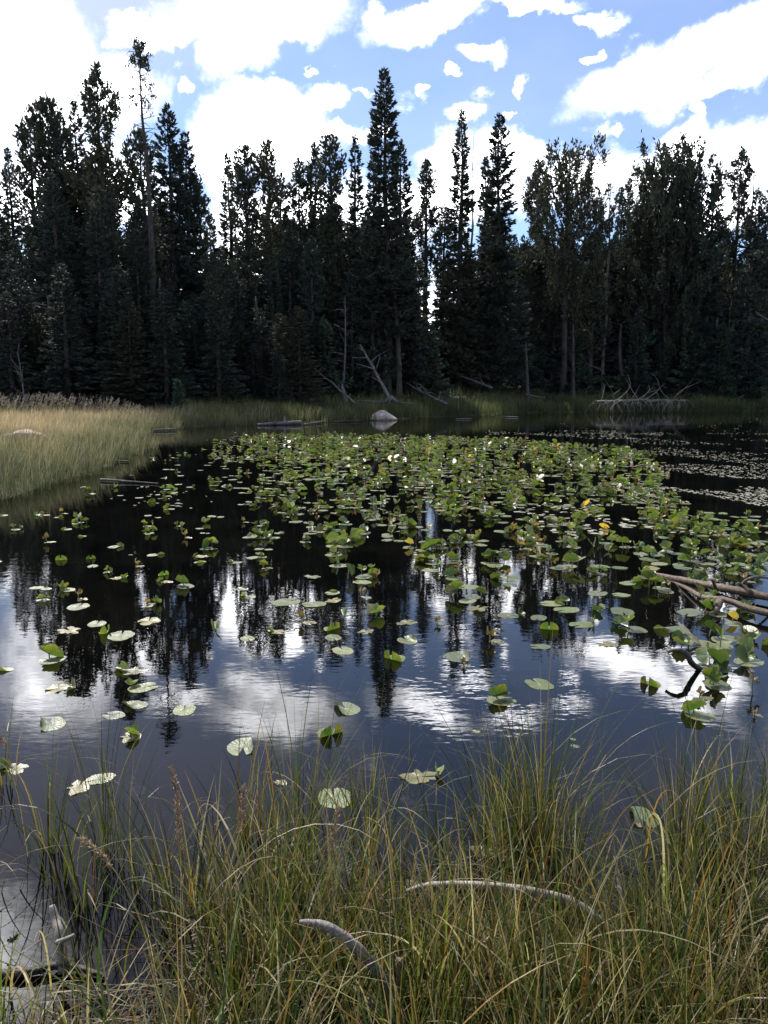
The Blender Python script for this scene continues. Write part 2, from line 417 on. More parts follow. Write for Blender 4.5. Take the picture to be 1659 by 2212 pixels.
_ico = {}
def ico(level):
    if level in _ico: return _ico[level]
    import bmesh
    bm = bmesh.new(); bmesh.ops.create_icosphere(bm, subdivisions=level, radius=1)
    V = np.array([v.co[:] for v in bm.verts]); F = np.array([[v.index for v in f.verts] for f in bm.faces]); bm.free()
    _ico[level] = (V, F); return V, F
def rock_mesh(name, seed, level=3, m=None, peak=0.0, flat=0.6):
    V, F = ico(level); r = np.random.default_rng(seed)
    V = V.copy()
    for _ in range(9):                      # cleave it with planes
        nrm = r.normal(size=3); nrm /= np.linalg.norm(nrm); d = r.uniform(0.62, 0.92)
        s = V @ nrm; k = s > d; V[k] -= np.outer(s[k] - d, nrm) * 0.9
    V *= (1 + 0.06 * vnoise(V * 3, seed) + 0.03 * vnoise(V * 8, seed + 3))[:, None]
    V *= np.array([1, 0.8, flat]); V[:, 2] += peak * np.maximum(0, 1 - np.hypot(V[:, 0], V[:, 1])) * (V[:, 2] > 0)
    mb = MB(); mb.add(V, F); return mb.mesh(name, m or M_ROCK, False)

# ------------------------------------------------------------------ lake outline and terrain
LAKE = np.array([(-5.4, 11.4), (-5.5, 13), (-5.5, 14.9), (-6.0, 17.5), (-6.4, 20.4), (-7.6, 24), (-8.6, 27.5), (-8.2, 30.0), (-6.9, 32.6), (-4.6, 34.2),
                 (-1.8, 37), (0.4, 38.8), (4, 42.3), (9, 48), (14, 50.3), (22, 51.5), (34, 52.5), (70, 54), (90, 30), (70, -6), (30, 0.4), (6, 0.9), (3, 1.25), (0.4, 1.1),
                 (-1.2, 0.9), (-3, 0.8), (-12, 0), (-26, 2), (-22, 8.5), (-12, 10.4), (-8, 11.0)])
def lake_sd(x, y):
    """signed distance to the waterline, positive on land"""
    x = np.asarray(x, float); y = np.asarray(y, float); sh = x.shape
    x = x.ravel(); y = y.ravel(); d = np.full(x.shape, 1e9); ins = np.zeros(x.shape, bool)
    for (ax, ay), (bx, by) in zip(LAKE, np.roll(LAKE, -1, 0)):
        ex, ey = bx - ax, by - ay
        t = np.clip(((x - ax) * ex + (y - ay) * ey) / (ex * ex + ey * ey), 0, 1)
        d = np.minimum(d, np.hypot(x - ax - t * ex, y - ay - t * ey))
        c = ((ay > y) != (by > y)) & (x < (bx - ax) * (y - ay) / ((by - ay) if by != ay else 1e-9) + ax)
        ins ^= c
    return np.where(ins, -d, d).reshape(sh)
FX = [-60, -14, -8, -3, 0, 4, 9, 14, 22, 34, 70]; FY = [33, 33.5, 35, 38, 40.5, 44, 49.3, 51.8, 53, 54.3, 56]
def sstep(x, a, b):
    t = np.clip((x - a) / (b - a), 0, 1); return t * t * (3 - 2 * t)
def terrain(x, y):
    x = np.asarray(x, float); y = np.asarray(y, float)
    sdv = lake_sd(x, y); wob = 0.10 * np.sin(x * 1.9 + y * 1.1) + 0.07 * np.sin(x * 4.3 - y * 3.1)
    sdv = sdv + wob * (np.abs(sdv) > 0.02)
    land = 0.03 + 0.14 * sstep(sdv, 0, 1.2) + 0.012 * np.clip(sdv, 0, 20)
    under = -0.9 * sstep(-sdv, 0.0, 2.5) - 0.04
    z = np.where(sdv > 0, land, under)
    f = np.clip(y - np.interp(x, FX, FY), 0, None)
    right = sstep(x, -3, 6)
    crest = 3.2 + 5.6 * right
    rise = 0.13 * f + (0.20 * np.clip(f - 6, 0, None) * right) + 0.03 * np.clip(f - 6, 0, None)
    z = z + crest * (1 - np.exp(-rise / crest)) + np.where(f > 1, 0.14 * np.sin(x * 0.9 + y * 0.7) + 0.10 * np.sin(x * 2.3 - y * 1.7), 0) * np.clip(f / 6, 0, 1)
    return z
def tz(x, y): return float(terrain(np.array([x]), np.array([y]))[0])

def axis(parts): return np.unique(np.concatenate([np.arange(a, b, s) for a, b, s in parts]))
gx = axis([(-900, -100, 80), (-100, -30, 4), (-30, 36, 0.45), (36, 100, 4), (100, 901, 80)])
gy = axis([(-300, -20, 40), (-20, 0, 1.5), (0, 4, 0.12), (4, 10, 0.8), (10, 66, 0.45), (66, 120, 3), (120, 1301, 60)])
X, Y = np.meshgrid(gx, gy); Z = terrain(X, Y)
nx, ny = len(gx), len(gy)
idx = np.arange(nx * ny).reshape(ny, nx)
mb = MB(); mb.add(np.stack([X, Y, Z], -1), None, np.stack([idx[:-1, :-1], idx[:-1, 1:], idx[1:, 1:], idx[1:, :-1]], -1).reshape(-1, 4))
tag(mb.obj('ground', M_GROUND), kind='structure')
mb = MB(); mb.add([(-60, -15, 0), (110, -15, 0), (110, 75, 0), (-60, 75, 0)], None, [(0, 1, 2, 3)])
tag(mb.obj('water', M_WATER), kind='structure')

# ------------------------------------------------------------------ conifers
def needles(base, dirs, length, width, rng):
    """one folded diamond of needles per row"""
    n = len(base); d = dirs / (np.linalg.norm(dirs, axis=1)[:, None] + 1e-9)
    r = rng.normal(size=(n, 3)); s = np.cross(d, r); s /= np.linalg.norm(s, axis=1)[:, None] + 1e-9
    L = length[:, None]; W = width[:, None]
    V = np.stack([base, base + d * L * 0.45 + s * W, base + d * L, base + d * L * 0.45 - s * W], 1).reshape(-1, 3)
    i = np.arange(n)[:, None] * 4
    return V, np.concatenate([i + [0, 1, 2], i + [0, 2, 3]])
PROF = {
    'spruce': lambda t: (1 - t) ** 0.72 * (0.80 + 0.20 * np.sin(t * 9)) + 0.02,
    'spire': lambda t: np.where(t > 0.45, 0.52 * ((1 - t) / 0.55) ** 0.62 * (0.85 + 0.15 * np.sin(t * 31)), 0.52 + (0.45 - t) * 1.06) + 0.015,
    'pine': lambda t: (1 - t ** 2.6) ** 0.7 * (0.72 + 0.28 * np.sin(t * 7 + 1)) * np.minimum(1, 0.6 + t * 1.6) + 0.05,
    'dome': lambda t: (1 - t ** 3.2) ** 0.55 * np.minimum(1, 0.55 + t * 1.4) + 0.08,
    'open': lambda t: (1 - t ** 1.8) ** 0.8 * (0.65 + 0.35 * np.sin(t * 17)) + 0.06,
}
def crown(kind, H, Rc, cb, seed, dens=1.0, fill=1.0):
    """crown (needle mesh) and limbs; local origin at the foot of the trunk"""
    r = np.random.default_rng(seed); ch = H * (1 - cb)
    per = {'spruce': 15, 'spire': 17, 'pine': 10, 'dome': 9, 'open': 6.5}[kind]
    nb = max(30, int(ch * per * dens))
    t = (np.arange(nb) + r.uniform(0, 1, nb)) / nb
    t = t ** (1.0 if kind in ('spruce', 'spire') else 0.85)
    azm = np.arange(nb) * 2.39996 + r.normal(0, 0.5, nb)
    lob = 1 + (0.28 if kind in ('pine', 'open', 'dome') else 0.14) * vnoise(np.stack([np.cos(azm) * 1.5, np.sin(azm) * 1.5, t * 9], -1), seed)
    L = Rc * PROF[kind](t) * lob * r.uniform(0.62, 1.18, nb)
    z0 = H * cb + t * ch * 0.985
    if kind in ('spruce', 'spire'):
        e0 = np.interp(t, [0, 0.5, 0.9, 1], [-0.45, -0.25, 0.35, 1.2]) + r.normal(0, 0.12, nb); cu = np.interp(t, [0, 1], [0.35, 0.25])
    elif kind == 'dome':
        e0 = np.interp(t, [0, 0.5, 1], [0.1, 0.55, 1.6]) + r.normal(0, 0.15, nb); cu = np.interp(t, [0, 1], [0.35, 0.9])
        z0 = z0 - L * (e0 + cu) * 0.55
    else:
        e0 = np.interp(t, [0, 0.6, 1], [-0.15, 0.2, 0.9]) + r.normal(0, 0.18, nb); cu = np.interp(t, [0, 1], [0.3, 0.6])
        z0 = z0 - L * (e0 + cu) * 0.4
    cpm = {'spruce': 34, 'spire': 34, 'pine': 44, 'dome': 50, 'open': 52}[kind] * fill * 1.35
    nc = np.maximum(6, (L * cpm + 4).astype(int))
    bi = np.repeat(np.arange(nb), nc); n = len(bi)
    s = {'spruce': 0.12, 'spire': 0.1, 'pine': 0.3, 'dome': 0.35, 'open': 0.42}[kind]
    u = s + (1 - s) * r.uniform(0, 1, n) ** 0.8
    if kind in ('pine', 'dome', 'open'):    # needles gather in tufts along the limb
        ntuft = 4 if kind != 'open' else 3
        u = s + (1 - s) * (np.floor((u - s) / (1 - s) * ntuft) + 0.5 + r.normal(0, 0.17, n)) / ntuft
    Lb = L[bi]; a = azm[bi]; rad = Lb * u
    zz = z0[bi] + Lb * (e0[bi] * u + cu[bi] * u * u)
    side = np.stack([-np.sin(a), np.cos(a), 0 * a], -1); outw = np.stack([np.cos(a), np.sin(a), 0 * a], -1)
    lat = r.normal(0, 1, n)
    if kind in ('spruce', 'spire'):
        wl = (0.06 + 0.26 * Lb * (1.05 - u)) ; lat = lat * 0.6
        base = outw * rad[:, None] + side * (lat * wl)[:, None]; base[:, 2] = zz + r.normal(0, 0.035, n) - 0.05 * np.abs(lat)
        slope = e0[bi] + 2 * cu[bi] * u
        d = outw * 1.0 + side * (lat * 0.9)[:, None]; d[:, 2] = slope * 0.8 + r.normal(0, 0.3, n)
        d += r.normal(0, 0.25, (n, 3))
        ln = r.uniform(0.17, 0.38, n) * np.clip(0.55 + Lb * 0.5, 0.5, 1.1); wd = r.uniform(0.035, 0.08, n)
    else:
        tr = r.normal(0, 1, (n, 3)) * (np.array([.055, .055, .17]) if kind == 'dome' else np.array([.085, .085, .11])) * np.clip(0.5 + Lb * 0.45, 0.5, 1.25)[:, None]
        tside = np.sin(np.floor(u * 7) * 2.4 + bi)   # side shoots
        base = outw * rad[:, None] + side * (tside * 0.16 * Lb)[:, None] + tr; base[:, 2] += zz
        d = outw * 0.35 + tr * 4; d[:, 2] += 0.9 if kind != 'open' else 0.6
        d += r.normal(0, 0.35, (n, 3))
        ln = r.uniform(0.16, 0.32, n); wd = r.uniform(0.035, 0.07, n)
    V, F = needles(base, d, ln, wd, r)
    # leader
    k = 26; lz = H - 0.9 * r.uniform(0, 1, k) ** 1.2 * min(1, H / 8)
    V2, F2 = needles(np.stack([r.normal(0, .02, k), r.normal(0, .02, k), lz - 0.1], -1), r.normal(0, 0.5, (k, 3)) + [0, 0, 1.0], r.uniform(.1, .24, k), r.uniform(.02, .045, k), r)
    cm = MB(); cm.add(V, F); cm.add(V2, F2)
    lm = MB(); pick = np.nonzero(L > 0.35)[0]
    step = 1 if kind in ('open', 'dome', 'pine') else 3
    for b in pick[::step]:
        uu = np.array([0, 0.35, 0.7, 0.98]); o = np.array([math.cos(azm[b]), math.sin(azm[b]), 0])
        pts = o[None] * (L[b] * uu)[:, None]; pts[:, 2] = z0[b] + L[b] * (e0[b] * uu + cu[b] * uu * uu)
        v, tt, q = tube(pts, (0.012 + 0.016 * L[b]) * np.array([1, 0.75, 0.5, 0.2]), 3, cap=False); lm.add(v, tt, q)
    return cm, lm
def dead_limbs(mb, H, z0, z1, n, lmax, rng, up=0.1, rad=0.02):
    for i in range(n):
        z = rng.uniform(z0, z1); a = rng.uniform(0, 6.283); L = lmax * rng.uniform(0.3, 1)
        o = np.array([math.cos(a), math.sin(a), 0]); u = np.array([0, 0.4, 0.75, 1])
        pts = o[None] * (L * u)[:, None]; pts[:, 2] = z + L * (up * u + rng.normal(0, 0.35) * u * u)
        pts += rng.normal(0, 0.03 * L, pts.shape) * u[:, None]
        add_tube(mb, pts, rad * np.array([1, 0.7, 0.45, 0.2]), 4, cap=False)
        if L > 0.6:
            k = pts[2]; q = k + rng.normal(0, 0.25, 3) * L; add_tube(mb, [k, (k + q) / 2 + rng.normal(0, .02, 3), q], [rad * .4, rad * .3, rad * .12], 3, cap=False)
def trunk_mb(H, r0, rng, bend=0.0, seed=0, top=0.995, flare=1.35):
    u = np.array([0, 0.02, 0.08, 0.2, 0.35, 0.5, 0.65, 0.8, 0.92, 1.0]) * top
    pts = np.zeros((len(u), 3)); pts[:, 2] = u * H
    pts[:, 0] = bend * H * np.sin(u * 3.1) + rng.normal(0, 0.006 * H, len(u)) * u * (1 - u) * 3
    rad = r0 * np.array([flare, 1.12, 1, 0.93, 0.82, 0.68, 0.5, 0.3, 0.14, 0.05])
    mb = MB(); add_tube(mb, pts, rad, 9, 0.10, seed, sub=2); return mb

def place_tree(kind, dx, dy, Yd, wpx, label, name, cb=0.12, lean=0.0, dens=1.0, fill=1.0, r0=None, extra=None, seed=None, mat_=None, bend=0.0, cat='tree', group='conifers along the far shore', leany=0.0):
    seed = seed if seed is not None else int(dx * 13 + dy)
    P = at_y(dx, dy, Yd); bx = P[0]
    z = tz(bx, Yd); H = P[2] - z; bx = P[0] - lean * H; z = tz(bx, Yd) - 0.1; H = P[2] - z
    rng = np.random.default_rng(seed)
    o = thing(name, (bx, Yd, z), label, cat, group)
    o.rotation_euler = (-leany, math.atan(lean), 0)
    o.scale = (1, 1, 1)
    Rc = wpx / 2 / FD * Yd * 1.14
    tm = trunk_mb(H, r0 or (0.055 + 0.0105 * H), rng, bend, seed)
    if kind:
        cm, lm = crown(kind, H, Rc, cb, seed, dens, fill)
        cm.obj('crown', mat_ or (M_SPRUCE if kind in ('spruce', 'spire') else M_PINE), o, False)
        if lm.v: tag(lm.obj('branches', M_BARK, o), kind='stuff')
        lo = MB(); dead_limbs(lo, H, 0.06 * H, max(cb, .12) * H + 0.6, 14, min(1.3, Rc), rng, -0.1, 0.014)
        tag(lo.obj('dead_branches', M_GREY, o), kind='stuff')
    if extra: extra(o, tm, H, rng)
    tm.obj('trunk', M_BARK if (kind or name == 'bare_pine') else M_GREY, o)
    return o

# ---- trees one can tell apart on the skyline and shore
def bare_top(o, tm, H, rng):                # the tall, nearly bare pine
    lo = MB(); dead_limbs(lo, H, 0.66 * H, 0.98 * H, 80, 0.95, rng, 0.15, 0.026); tag(lo.obj('bare_branches', M_BARK, o), kind='stuff')
    cm = MB()
    for i in range(64):
        t = rng.uniform(0, 1); z = H * (0.925 + 0.075 * t); a = rng.uniform(0, 6.28); rr = (0.62 - 0.25 * t) * rng.uniform(0.2, 1.15)
        if i >= 24: z = H * rng.uniform(0.79, 0.94); rr = rng.uniform(0.25, 0.8)
        if i >= 59: z = H * rng.uniform(0.70, 0.73); rr = rng.uniform(0.8, 1.15); a = 3.14 + rng.normal(0, .2)
        c = np.array([math.cos(a) * rr, math.sin(a) * rr, z]); n = 34 if i < 24 else int(rng.integers(6, 20))
        b = c + rng.normal(0, 0.07, (n, 3)); d = rng.normal(0, 0.5, (n, 3)) + [0, 0, 0.9]
        v, f = needles(b, d, rng.uniform(.1, .2, n), rng.uniform(.022, .045, n), rng); cm.add(v, f)
    cm.obj('needle_tufts', M_PINE, o, False)
def dead_top(o, tm, H, rng):
    lo = MB(); dead_limbs(lo, H, 0.93 * H, 1.0 * H, 16, 0.75, rng, 0.7, 0.02); tag(lo.obj('dead_top', M_BARK, o), kind='stuff')
def snag_limbs(n, lmax, z0=0.35):
    def f(o, tm, H, rng):
        lo = MB(); dead_limbs(lo, H, z0 * H, 0.96 * H, n, lmax, rng, 0.25, 0.018); tag(lo.obj('dead_branches', M_GREY, o), kind='stuff')
    return f
TREES = [
    # kind, tip x, tip y, distance, width, crown base, lean, dens, fill, label, name, extra
    ('spruce', -18, 372, 47, 120, .05, 0, 1, 1, 'dark spruce cut by the left edge of the photo', 'spruce_tree', None),
    ('spire', 15, 315, 52, 95, .05, 0, 1, 1, 'slender spiked fir rising just inside the left edge', 'fir_tree', None),
    ('pine', 62, 256, 46, 120, .15, 0, 1, 1, 'loose bushy pine leaning out left of the first broad tree group', 'pine_tree', None),
    ('pine', 100, 212, 45, 125, .22, 0, 1.15, 1.1, 'dense broad pine with twin blunt top, second tall one from left', 'pine_tree', None),
    ('spruce', 128, 238, 46, 120, .2, 0, 1, 1, 'dense spruce against the right flank of the broad blunt pine', 'spruce_tree', None),
    ('spruce', 158, 213, 48, 120, .1, 0, 1, 1, 'spruce with thin knobbly top left of the tall open spruce', 'spruce_tree', None),
    ('open', 207, 135, 45, 150, .30, 0, 1.5, 1.15, 'tall open tufted pine left of the nearly bare pine', 'pine_tree', None),
    ('pine', 210, 330, 47, 135, .1, 0, 1, 1, 'full green pine filling in below the tall open tufted pine', 'pine_tree', None),
    (None, 300, 93, 43, 60, .9, -0.012, 1, 1, 'tallest thin pine with nearly bare trunk and small tuft of needles', 'bare_pine', bare_top),
    ('pine', 300, 278, 44, 120, .12, 0, 1, 1, 'short-topped pine at the foot of the nearly bare pine', 'pine_tree', None),
    ('spruce', 360, 222, 45, 150, .1, 0, 1.1, 1.05, 'dense pointed pine just right of the nearly bare pine', 'pine_tree', None),
    ('spruce', 399, 282, 46, 130, .1, 0, 1, 1, 'ragged spruce on the right shoulder of the left tree group', 'spruce_tree', None),
    ('pine', 418, 380, 47, 110, .08, 0, 1, 1, 'lower pine stepping down at the right end of the left group', 'pine_tree', None),
    ('spruce', 452, 455, 49, 80, .05, 0, 1, 1, 'lowest spruce beside the bright sky gap left of centre', 'spruce_tree', None),
    ('spire', 491, 328, 52, 85, .05, 0, 1, 1, 'thin spire fir on the right side of the bright sky gap', 'fir_tree', None),
    ('pine', 528, 318, 47, 110, .2, 0, 1.1, 1, 'blunt-topped pine above the long bare lower trunk left of centre', 'pine_tree', None),
    ('pine', 577, 305, 47, 100, .1, 0, 1, 1, 'upright pine with a wispy dead tip, centre-left group', 'pine_tree', None),
    ('spruce', 607, 372, 48, 90, .1, 0, 1, 1, 'lower spruce hugging the right side of the wispy-tipped pine', 'spruce_tree', None),
    ('open', 645, 340, 49, 80, .25, 0, 1.4, 1, 'small open pine with sky showing through, centre-left', 'pine_tree', None),
    ('open', 680, 306, 49, 80, .2, 0, 1.5, 1.1, 'open pine with gappy crown left of the knobbly-headed pine', 'pine_tree', None),
    ('pine', 713, 288, 47, 95, .2, 0, 1, 1, 'knobbly-headed pine, tallest between the wispy pine and the tallest spruce', 'pine_tree', None),
    ('spruce', 767, 289, 47, 80, .1, 0, 1, 1, 'narrow dense spruce left of the tallest central spruce', 'spruce_tree', None),
    ('spruce', 830, 145, 45.5, 150, .22, -0.012, 1.2, 1.1, 'tallest central spruce with straight pointed crown and pale lower trunk', 'spruce_tree', None),
    ('spruce', 806, 325, 46, 70, .1, 0, 1, 1, 'lower spruce pressed against the left of the tallest central spruce', 'spruce_tree', None),
    ('spruce', 866, 300, 46.5, 110, .1, 0, 1, 1, 'spruce forming the right shoulder of the tallest central spruce', 'spruce_tree', None),
    ('open', 922, 345, 54, 85, .42, 0, 1.5, 1.1, 'open pine with long bare trunk in the gap right of centre', 'pine_tree', None),
    ('spruce', 960, 440, 56, 80, .05, 0, 1, 1, 'short spruce between the open pine and the needle-thin fir', 'spruce_tree', None),
    ('spire', 998, 232, 52, 110, .05, 0, 1.1, 1.05, 'needle-thin fir spire right of centre', 'fir_tree', None),
    (None, 1023, 292, 54, 40, .9, 0.01, 1, 1, 'grey dead snag between the fir spire and the full pointed spruce', 'dead_tree', snag_limbs(34, 0.8)),
    ('spruce', 1050, 335, 55, 70, .1, 0, 1, 1, 'small-headed spruce behind the left side of the full pointed spruce', 'spruce_tree', None),
    ('spruce', 1080, 242, 53, 150, .08, 0, 1.15, 1.1, 'full pointed spruce, second highest in the right half', 'spruce_tree', None),
    ('open', 1163, 345, 58, 100, .2, 0, 1.6, 1.1, 'airy pointed pine left of the wide candelabra pine', 'pine_tree', None),
    ('dome', 1232, 335, 55, 150, .35, 0, 1.2, 1, 'wide candelabra pine with many upright fingers and sky gaps', 'pine_tree', None),
    ('pine', 1290, 430, 56, 80, .2, 0, 1, 1, 'low pine branch mass right of the candelabra pine', 'pine_tree', None),
    (None, 1322, 360, 56, 30, .9, 0.0, 1, 1, 'thin dead pole standing left of two little firs', 'dead_tree', snag_limbs(20, 0.5)),
    ('spire', 1345, 402, 60, 60, .05, 0, 1, 1, 'left one of two little twin firs', 'fir_tree', None),
    ('spire', 1362, 384, 60, 70, .05, 0, 1, 1, 'right and taller one of two little twin firs', 'fir_tree', None),
    ('spruce', 1386, 445, 60, 70, .05, 0, 1, 1, 'small fir stepping down beside the twin firs', 'fir_tree', None),
    ('dome', 1420, 372, 58, 100, .3, 0, 1.1, 1, 'left arm of the big domed pine, spreading to the left', 'pine_tree', None),
    ('dome', 1458, 325, 57, 165, .15, 0, 1.5, 1.25, 'massive dense domed pine with flat top near the right', 'pine_tree', None),
    ('pine', 1492, 345, 58, 90, .15, 0, 1.2, 1.1, 'dense pine merged into the right of the massive domed pine', 'pine_tree', None),
    ('spruce', 1549, 350, 56, 100, .05, 0, 1, 1, 'spruce with a bare forked dead top near the right', 'spruce_tree', dead_top),
    ('open', 1605, 318, 60, 90, .35, 0, 1.6, 1.05, 'open pine with bare trunk near the right edge', 'pine_tree', None),
    (None, 1637, 284, 56, 14, .9, 0.0, 1, 1, 'needle-straight dead pole at the right edge', 'dead_tree', snag_limbs(8, 0.25)),
    ('spruce', 1636, 405, 55, 110, .03, 0, 1, 1, 'dark spruce around the foot of the straight dead pole', 'spruce_tree', None),
    ('pine', 1672, 395, 57, 90, .1, 0, 1, 1, 'pine cut by the right edge of the photo', 'pine_tree', None),
]
for (k, x, y, D_, wd, cb, lean, de, fi, lab, nm, ex) in TREES:
    place_tree(k, x, y, D_, wd, lab, nm, cb, lean, de, fi, extra=ex, r0=(0.13 if nm == 'dead_tree' else (0.2 if nm == 'bare_pine' else None)))

# ---- lower trees standing in front of the wall of forest
LOW = [('spruce', 155, 552, 41, 110, 'pointed young spruce standing forward below the broad left pines'),
       ('spruce', 30, 520, 42, 120, 'mid-height spruce in front at the far left'),
       ('spruce', 300, 600, 42, 130, 'mid-height spruce in front of the bare pine trunk'),
       ('spruce', 405, 650, 41, 110, 'young spruce with feathery tip below the sky gap'),
       ('spruce', 470, 560, 44, 120, 'dark spruce filling under the bright sky gap'),
       ('spruce', 672, 512, 44, 120, 'feathery young spruce in front of the gappy pines, centre-left'),
       ('spruce', 610, 560, 45, 120, 'dark lower spruce right of the long bare trunk'),
       ('spruce', 760, 600, 45, 120, 'dark lower spruce left of the pale central trunk'),
       ('spruce', 905, 560, 48, 110, 'dark lower spruce right of the pale central trunk'),
       ('spruce', 1120, 600, 55, 110, 'young feathery spruce on the slope right of centre'),
       ('spruce', 1010, 560, 53, 120, 'dark spruce skirt below the fir spire'),
       ('spruce', 1200, 560, 56, 130, 'dark spruce under the candelabra pine'),
       ('spruce', 1300, 540, 57, 120, 'dark spruce left of the crooked lower trunk'),
       ('spruce', 1400, 520, 58, 130, 'dark spruce under the domed pine'),
       ('spruce', 1500, 560, 57, 120, 'dark spruce above the young trees on the right bank'),
       ('spruce', 1385, 700, 55, 120, 'squat young spruce behind the bleached branch pile'),
       ('spruce', 1500, 715, 55, 110, 'squat young spruce on the right bank, inner one'),
       ('spruce', 1560, 700, 55, 120, 'squat young spruce on the right bank, middle one'),
       ('spruce', 1625, 735, 55, 110, 'squat young spruce on the right bank by the rocks'),
       ('spruce', 75, 690, 39, 110, 'bushy young spruce low at the far left behind the reeds'),
       ('spruce', 120, 745, 37, 90, 'small bushy spruce just behind the reed plumes'),
       ('spruce', 235, 700, 39, 120, 'bushy young spruce behind the right end of the reed plumes'),
       ('spruce', 330, 745, 38, 100, 'small dark spruce left of the tiny pale sapling'),
       ('spruce', 500, 690, 42, 120, 'bushy dark spruce left of the long bare trunk'),
       ('spruce', 620, 700, 43, 100, 'bushy dark spruce right of the long bare trunk'),
       ('spruce', 700, 690, 43, 90, 'bushy spruce above the leaning thin log'),
       ('spruce', 930, 700, 48, 90, 'small spruce on the rocky slope right of the central trunk'),
       ('spruce', 1055, 700, 53, 100, 'small spruce above the fallen logs on the rocky slope'),
       ('spruce', 1240, 690, 56, 120, 'bushy dark spruce on the slope below the candelabra pine')]
for (k, x, y, D_, wd, lab) in LOW:
    place_tree(k, x, y, D_, wd, lab, 'young_spruce', 0.03, 0, 1.0, 0.9, mat_=M_YOUNG if y > 640 else M_SPRUCE, group='lower spruces in front of the forest')
place_tree('spruce', 385, 822, 35.5, 42, 'tiny pale sapling alone at the meadow edge', 'spruce_sapling', 0.1, 0, 2.4, 0.8, r0=0.03, mat_=M_YOUNG, group='lower spruces in front of the forest')

# ---- forest behind: copies of a few trees, nothing tells them apart
arche = []
for i in range(6):
    rng = np.random.default_rng(500 + i); H = 14.0; k = ['spruce', 'pine', 'spruce', 'pine', 'spire', 'spruce'][i]
    cm, lm = crown(k, H, [1.7, 1.8, 1.4, 1.6, 1.5, 2.0][i], 0.08, 500 + i, 0.95, 0.9)
    arche.append((cm.mesh('crown', M_SPRUCE if k != 'pine' else M_PINE, False), trunk_mb(H, 0.17, rng, 0, i).mesh('trunk', M_BARK)))
rr = random.Random(11); cnt = 0
for tries in range(3000):
    x = rr.uniform(-48, 62); f = rr.uniform(5, 34); y = float(np.interp(x, FX, FY)) + f
    dx, _ = project((x, y, 5))
    if not (-150 < dx < 1810): continue
    if 896 < dx < 950 and rr.random() < 0.93: continue
    if 905 < dx < 1000 and f < 20: continue
    # these crowns stay below the skyline of the named trees
    top = np.interp(dx, [0, 100, 200, 300, 400, 440, 480, 520, 600, 700, 800, 880, 920, 960, 1060, 1130, 1170, 1300, 1340, 1400, 1500, 1560, 1659],
                    [440, 360, 340, 360, 420, 500, 520, 430, 440, 430, 420, 470, 600, 520, 430, 500, 480, 480, 480, 450, 430, 500, 480]) + rr.uniform(10, 150)
    z = tz(x, y); P = at_y(dx, top, y); H = P[2] - z
    if H < 4: continue
    cr, tr = arche[rr.randrange(6)]
    o = thing('forest_tree', (x, y, z - 0.1), 'dark conifer standing deep in the forest behind the front row of trees', 'tree', 'conifers deep in the forest', rr.uniform(0, 6.28))
    s = min(H / 14.0, 1.6); sw = 1.25 * s ** 0.6; o.scale = (sw, sw, H / 14.0)
    link('crown', cr, o); link('trunk', tr, o); cnt += 1
    if cnt >= 290: break
cnt = 0
for tries in range(900):                    # young conifers that close the wood near the ground
    x = rr.uniform(-30, 42); f = rr.uniform(1.5, 10); y = float(np.interp(x, FX, FY)) + f
    dx, _ = project((x, y, 2))
    if not (-60 < dx < 1720): continue
    if 905 < dx < 1360 and (f < 8 or rr.random() < .6): continue
    if dx > 1570 and f < 7: continue
    if 650 < dx < 905 and f < 4.5: continue
    cr, tr = arche[rr.choice([0, 2, 5, 5])]; H = rr.uniform(2.2, 6.5)
    o = thing('young_conifer', (x, y, tz(x, y) - 0.1), 'dark young conifer in the shade under the tall trees', 'tree', 'young conifers in the forest shade', rr.uniform(0, 6.28))
    sw = 0.42 + H * .06; o.scale = (sw, sw, H / 14.0); link('crown', cr, o); link('trunk', tr, o); cnt += 1
    if cnt >= 150: break

# ---- bare lower trunks that show pale in the gloom
def bare_trunk(x0, y0, x1, y1, Yd, r0, label, bend=0.0, mat_=M_BARK, pts=None):
    a = at_y(x0, y0, Yd); b = at_y(x1, y1, Yd + 0.6)
    zt = tz(a[0], Yd) - 0.1
    if abs(a[2] - zt) < 3: a[2] = zt
    o = thing('dead_tree', a, label, 'dead tree', 'slender dead trunks along the shore')
    p = [np.zeros(3)]
    n = 6
    for i in range(1, n):
        u = i / (n - 1); q = (b - a) * u; q[0] += bend * math.sin(u * 3.14); p.append(q)
    mb = MB(); add_tube(mb, p, .72 * r0 * np.array([1.4, 1, .9, .78, .6, .35]), 8, 0.12, int(x0), sub=2); mb.obj('trunk', mat_, o)
    rng = np.random.default_rng(int(x0)); lo = MB()
    for i in range(14):
        u = rng.uniform(0.25, 1); c = (b - a) * u; c[0] += bend * math.sin(u * 3.14); L = rng.uniform(.3, .9); d = rng.normal(0, 1, 3); d[2] = abs(d[2]) * .4
        d /= np.linalg.norm(d); add_tube(lo, [c, c + d * L * .5, c + d * L + [0, 0, rng.normal(0, .1)]], [.022, .015, .005], 4)
    tag(lo.obj('branches', mat_, o), kind='stuff')
    return o
bare_trunk(557, 832, 553, 640, 41.5, 0.17, 'straight dark bare trunk rising from the bank left of centre')
bare_trunk(115, 790, 104, 640, 37.5, 0.16, 'grey bare trunk left, behind the reed plumes')
bare_trunk(862, 842, 848, 600, 44.5, 0.22, 'pale stout lower trunk in the centre behind the boulder', 0.12)
bare_trunk(1362, 842, 1342, 700, 54.5, 0.22, 'crooked trunk bending over the bleached branch pile', -0.35)
bare_trunk(1142, 858, 1136, 740, 49, 0.16, 'short pale trunk at the waterline right of the boulder')
bare_trunk(1240, 838, 1238, 700, 53, 0.18, 'dim straight trunk left of the crooked trunk')
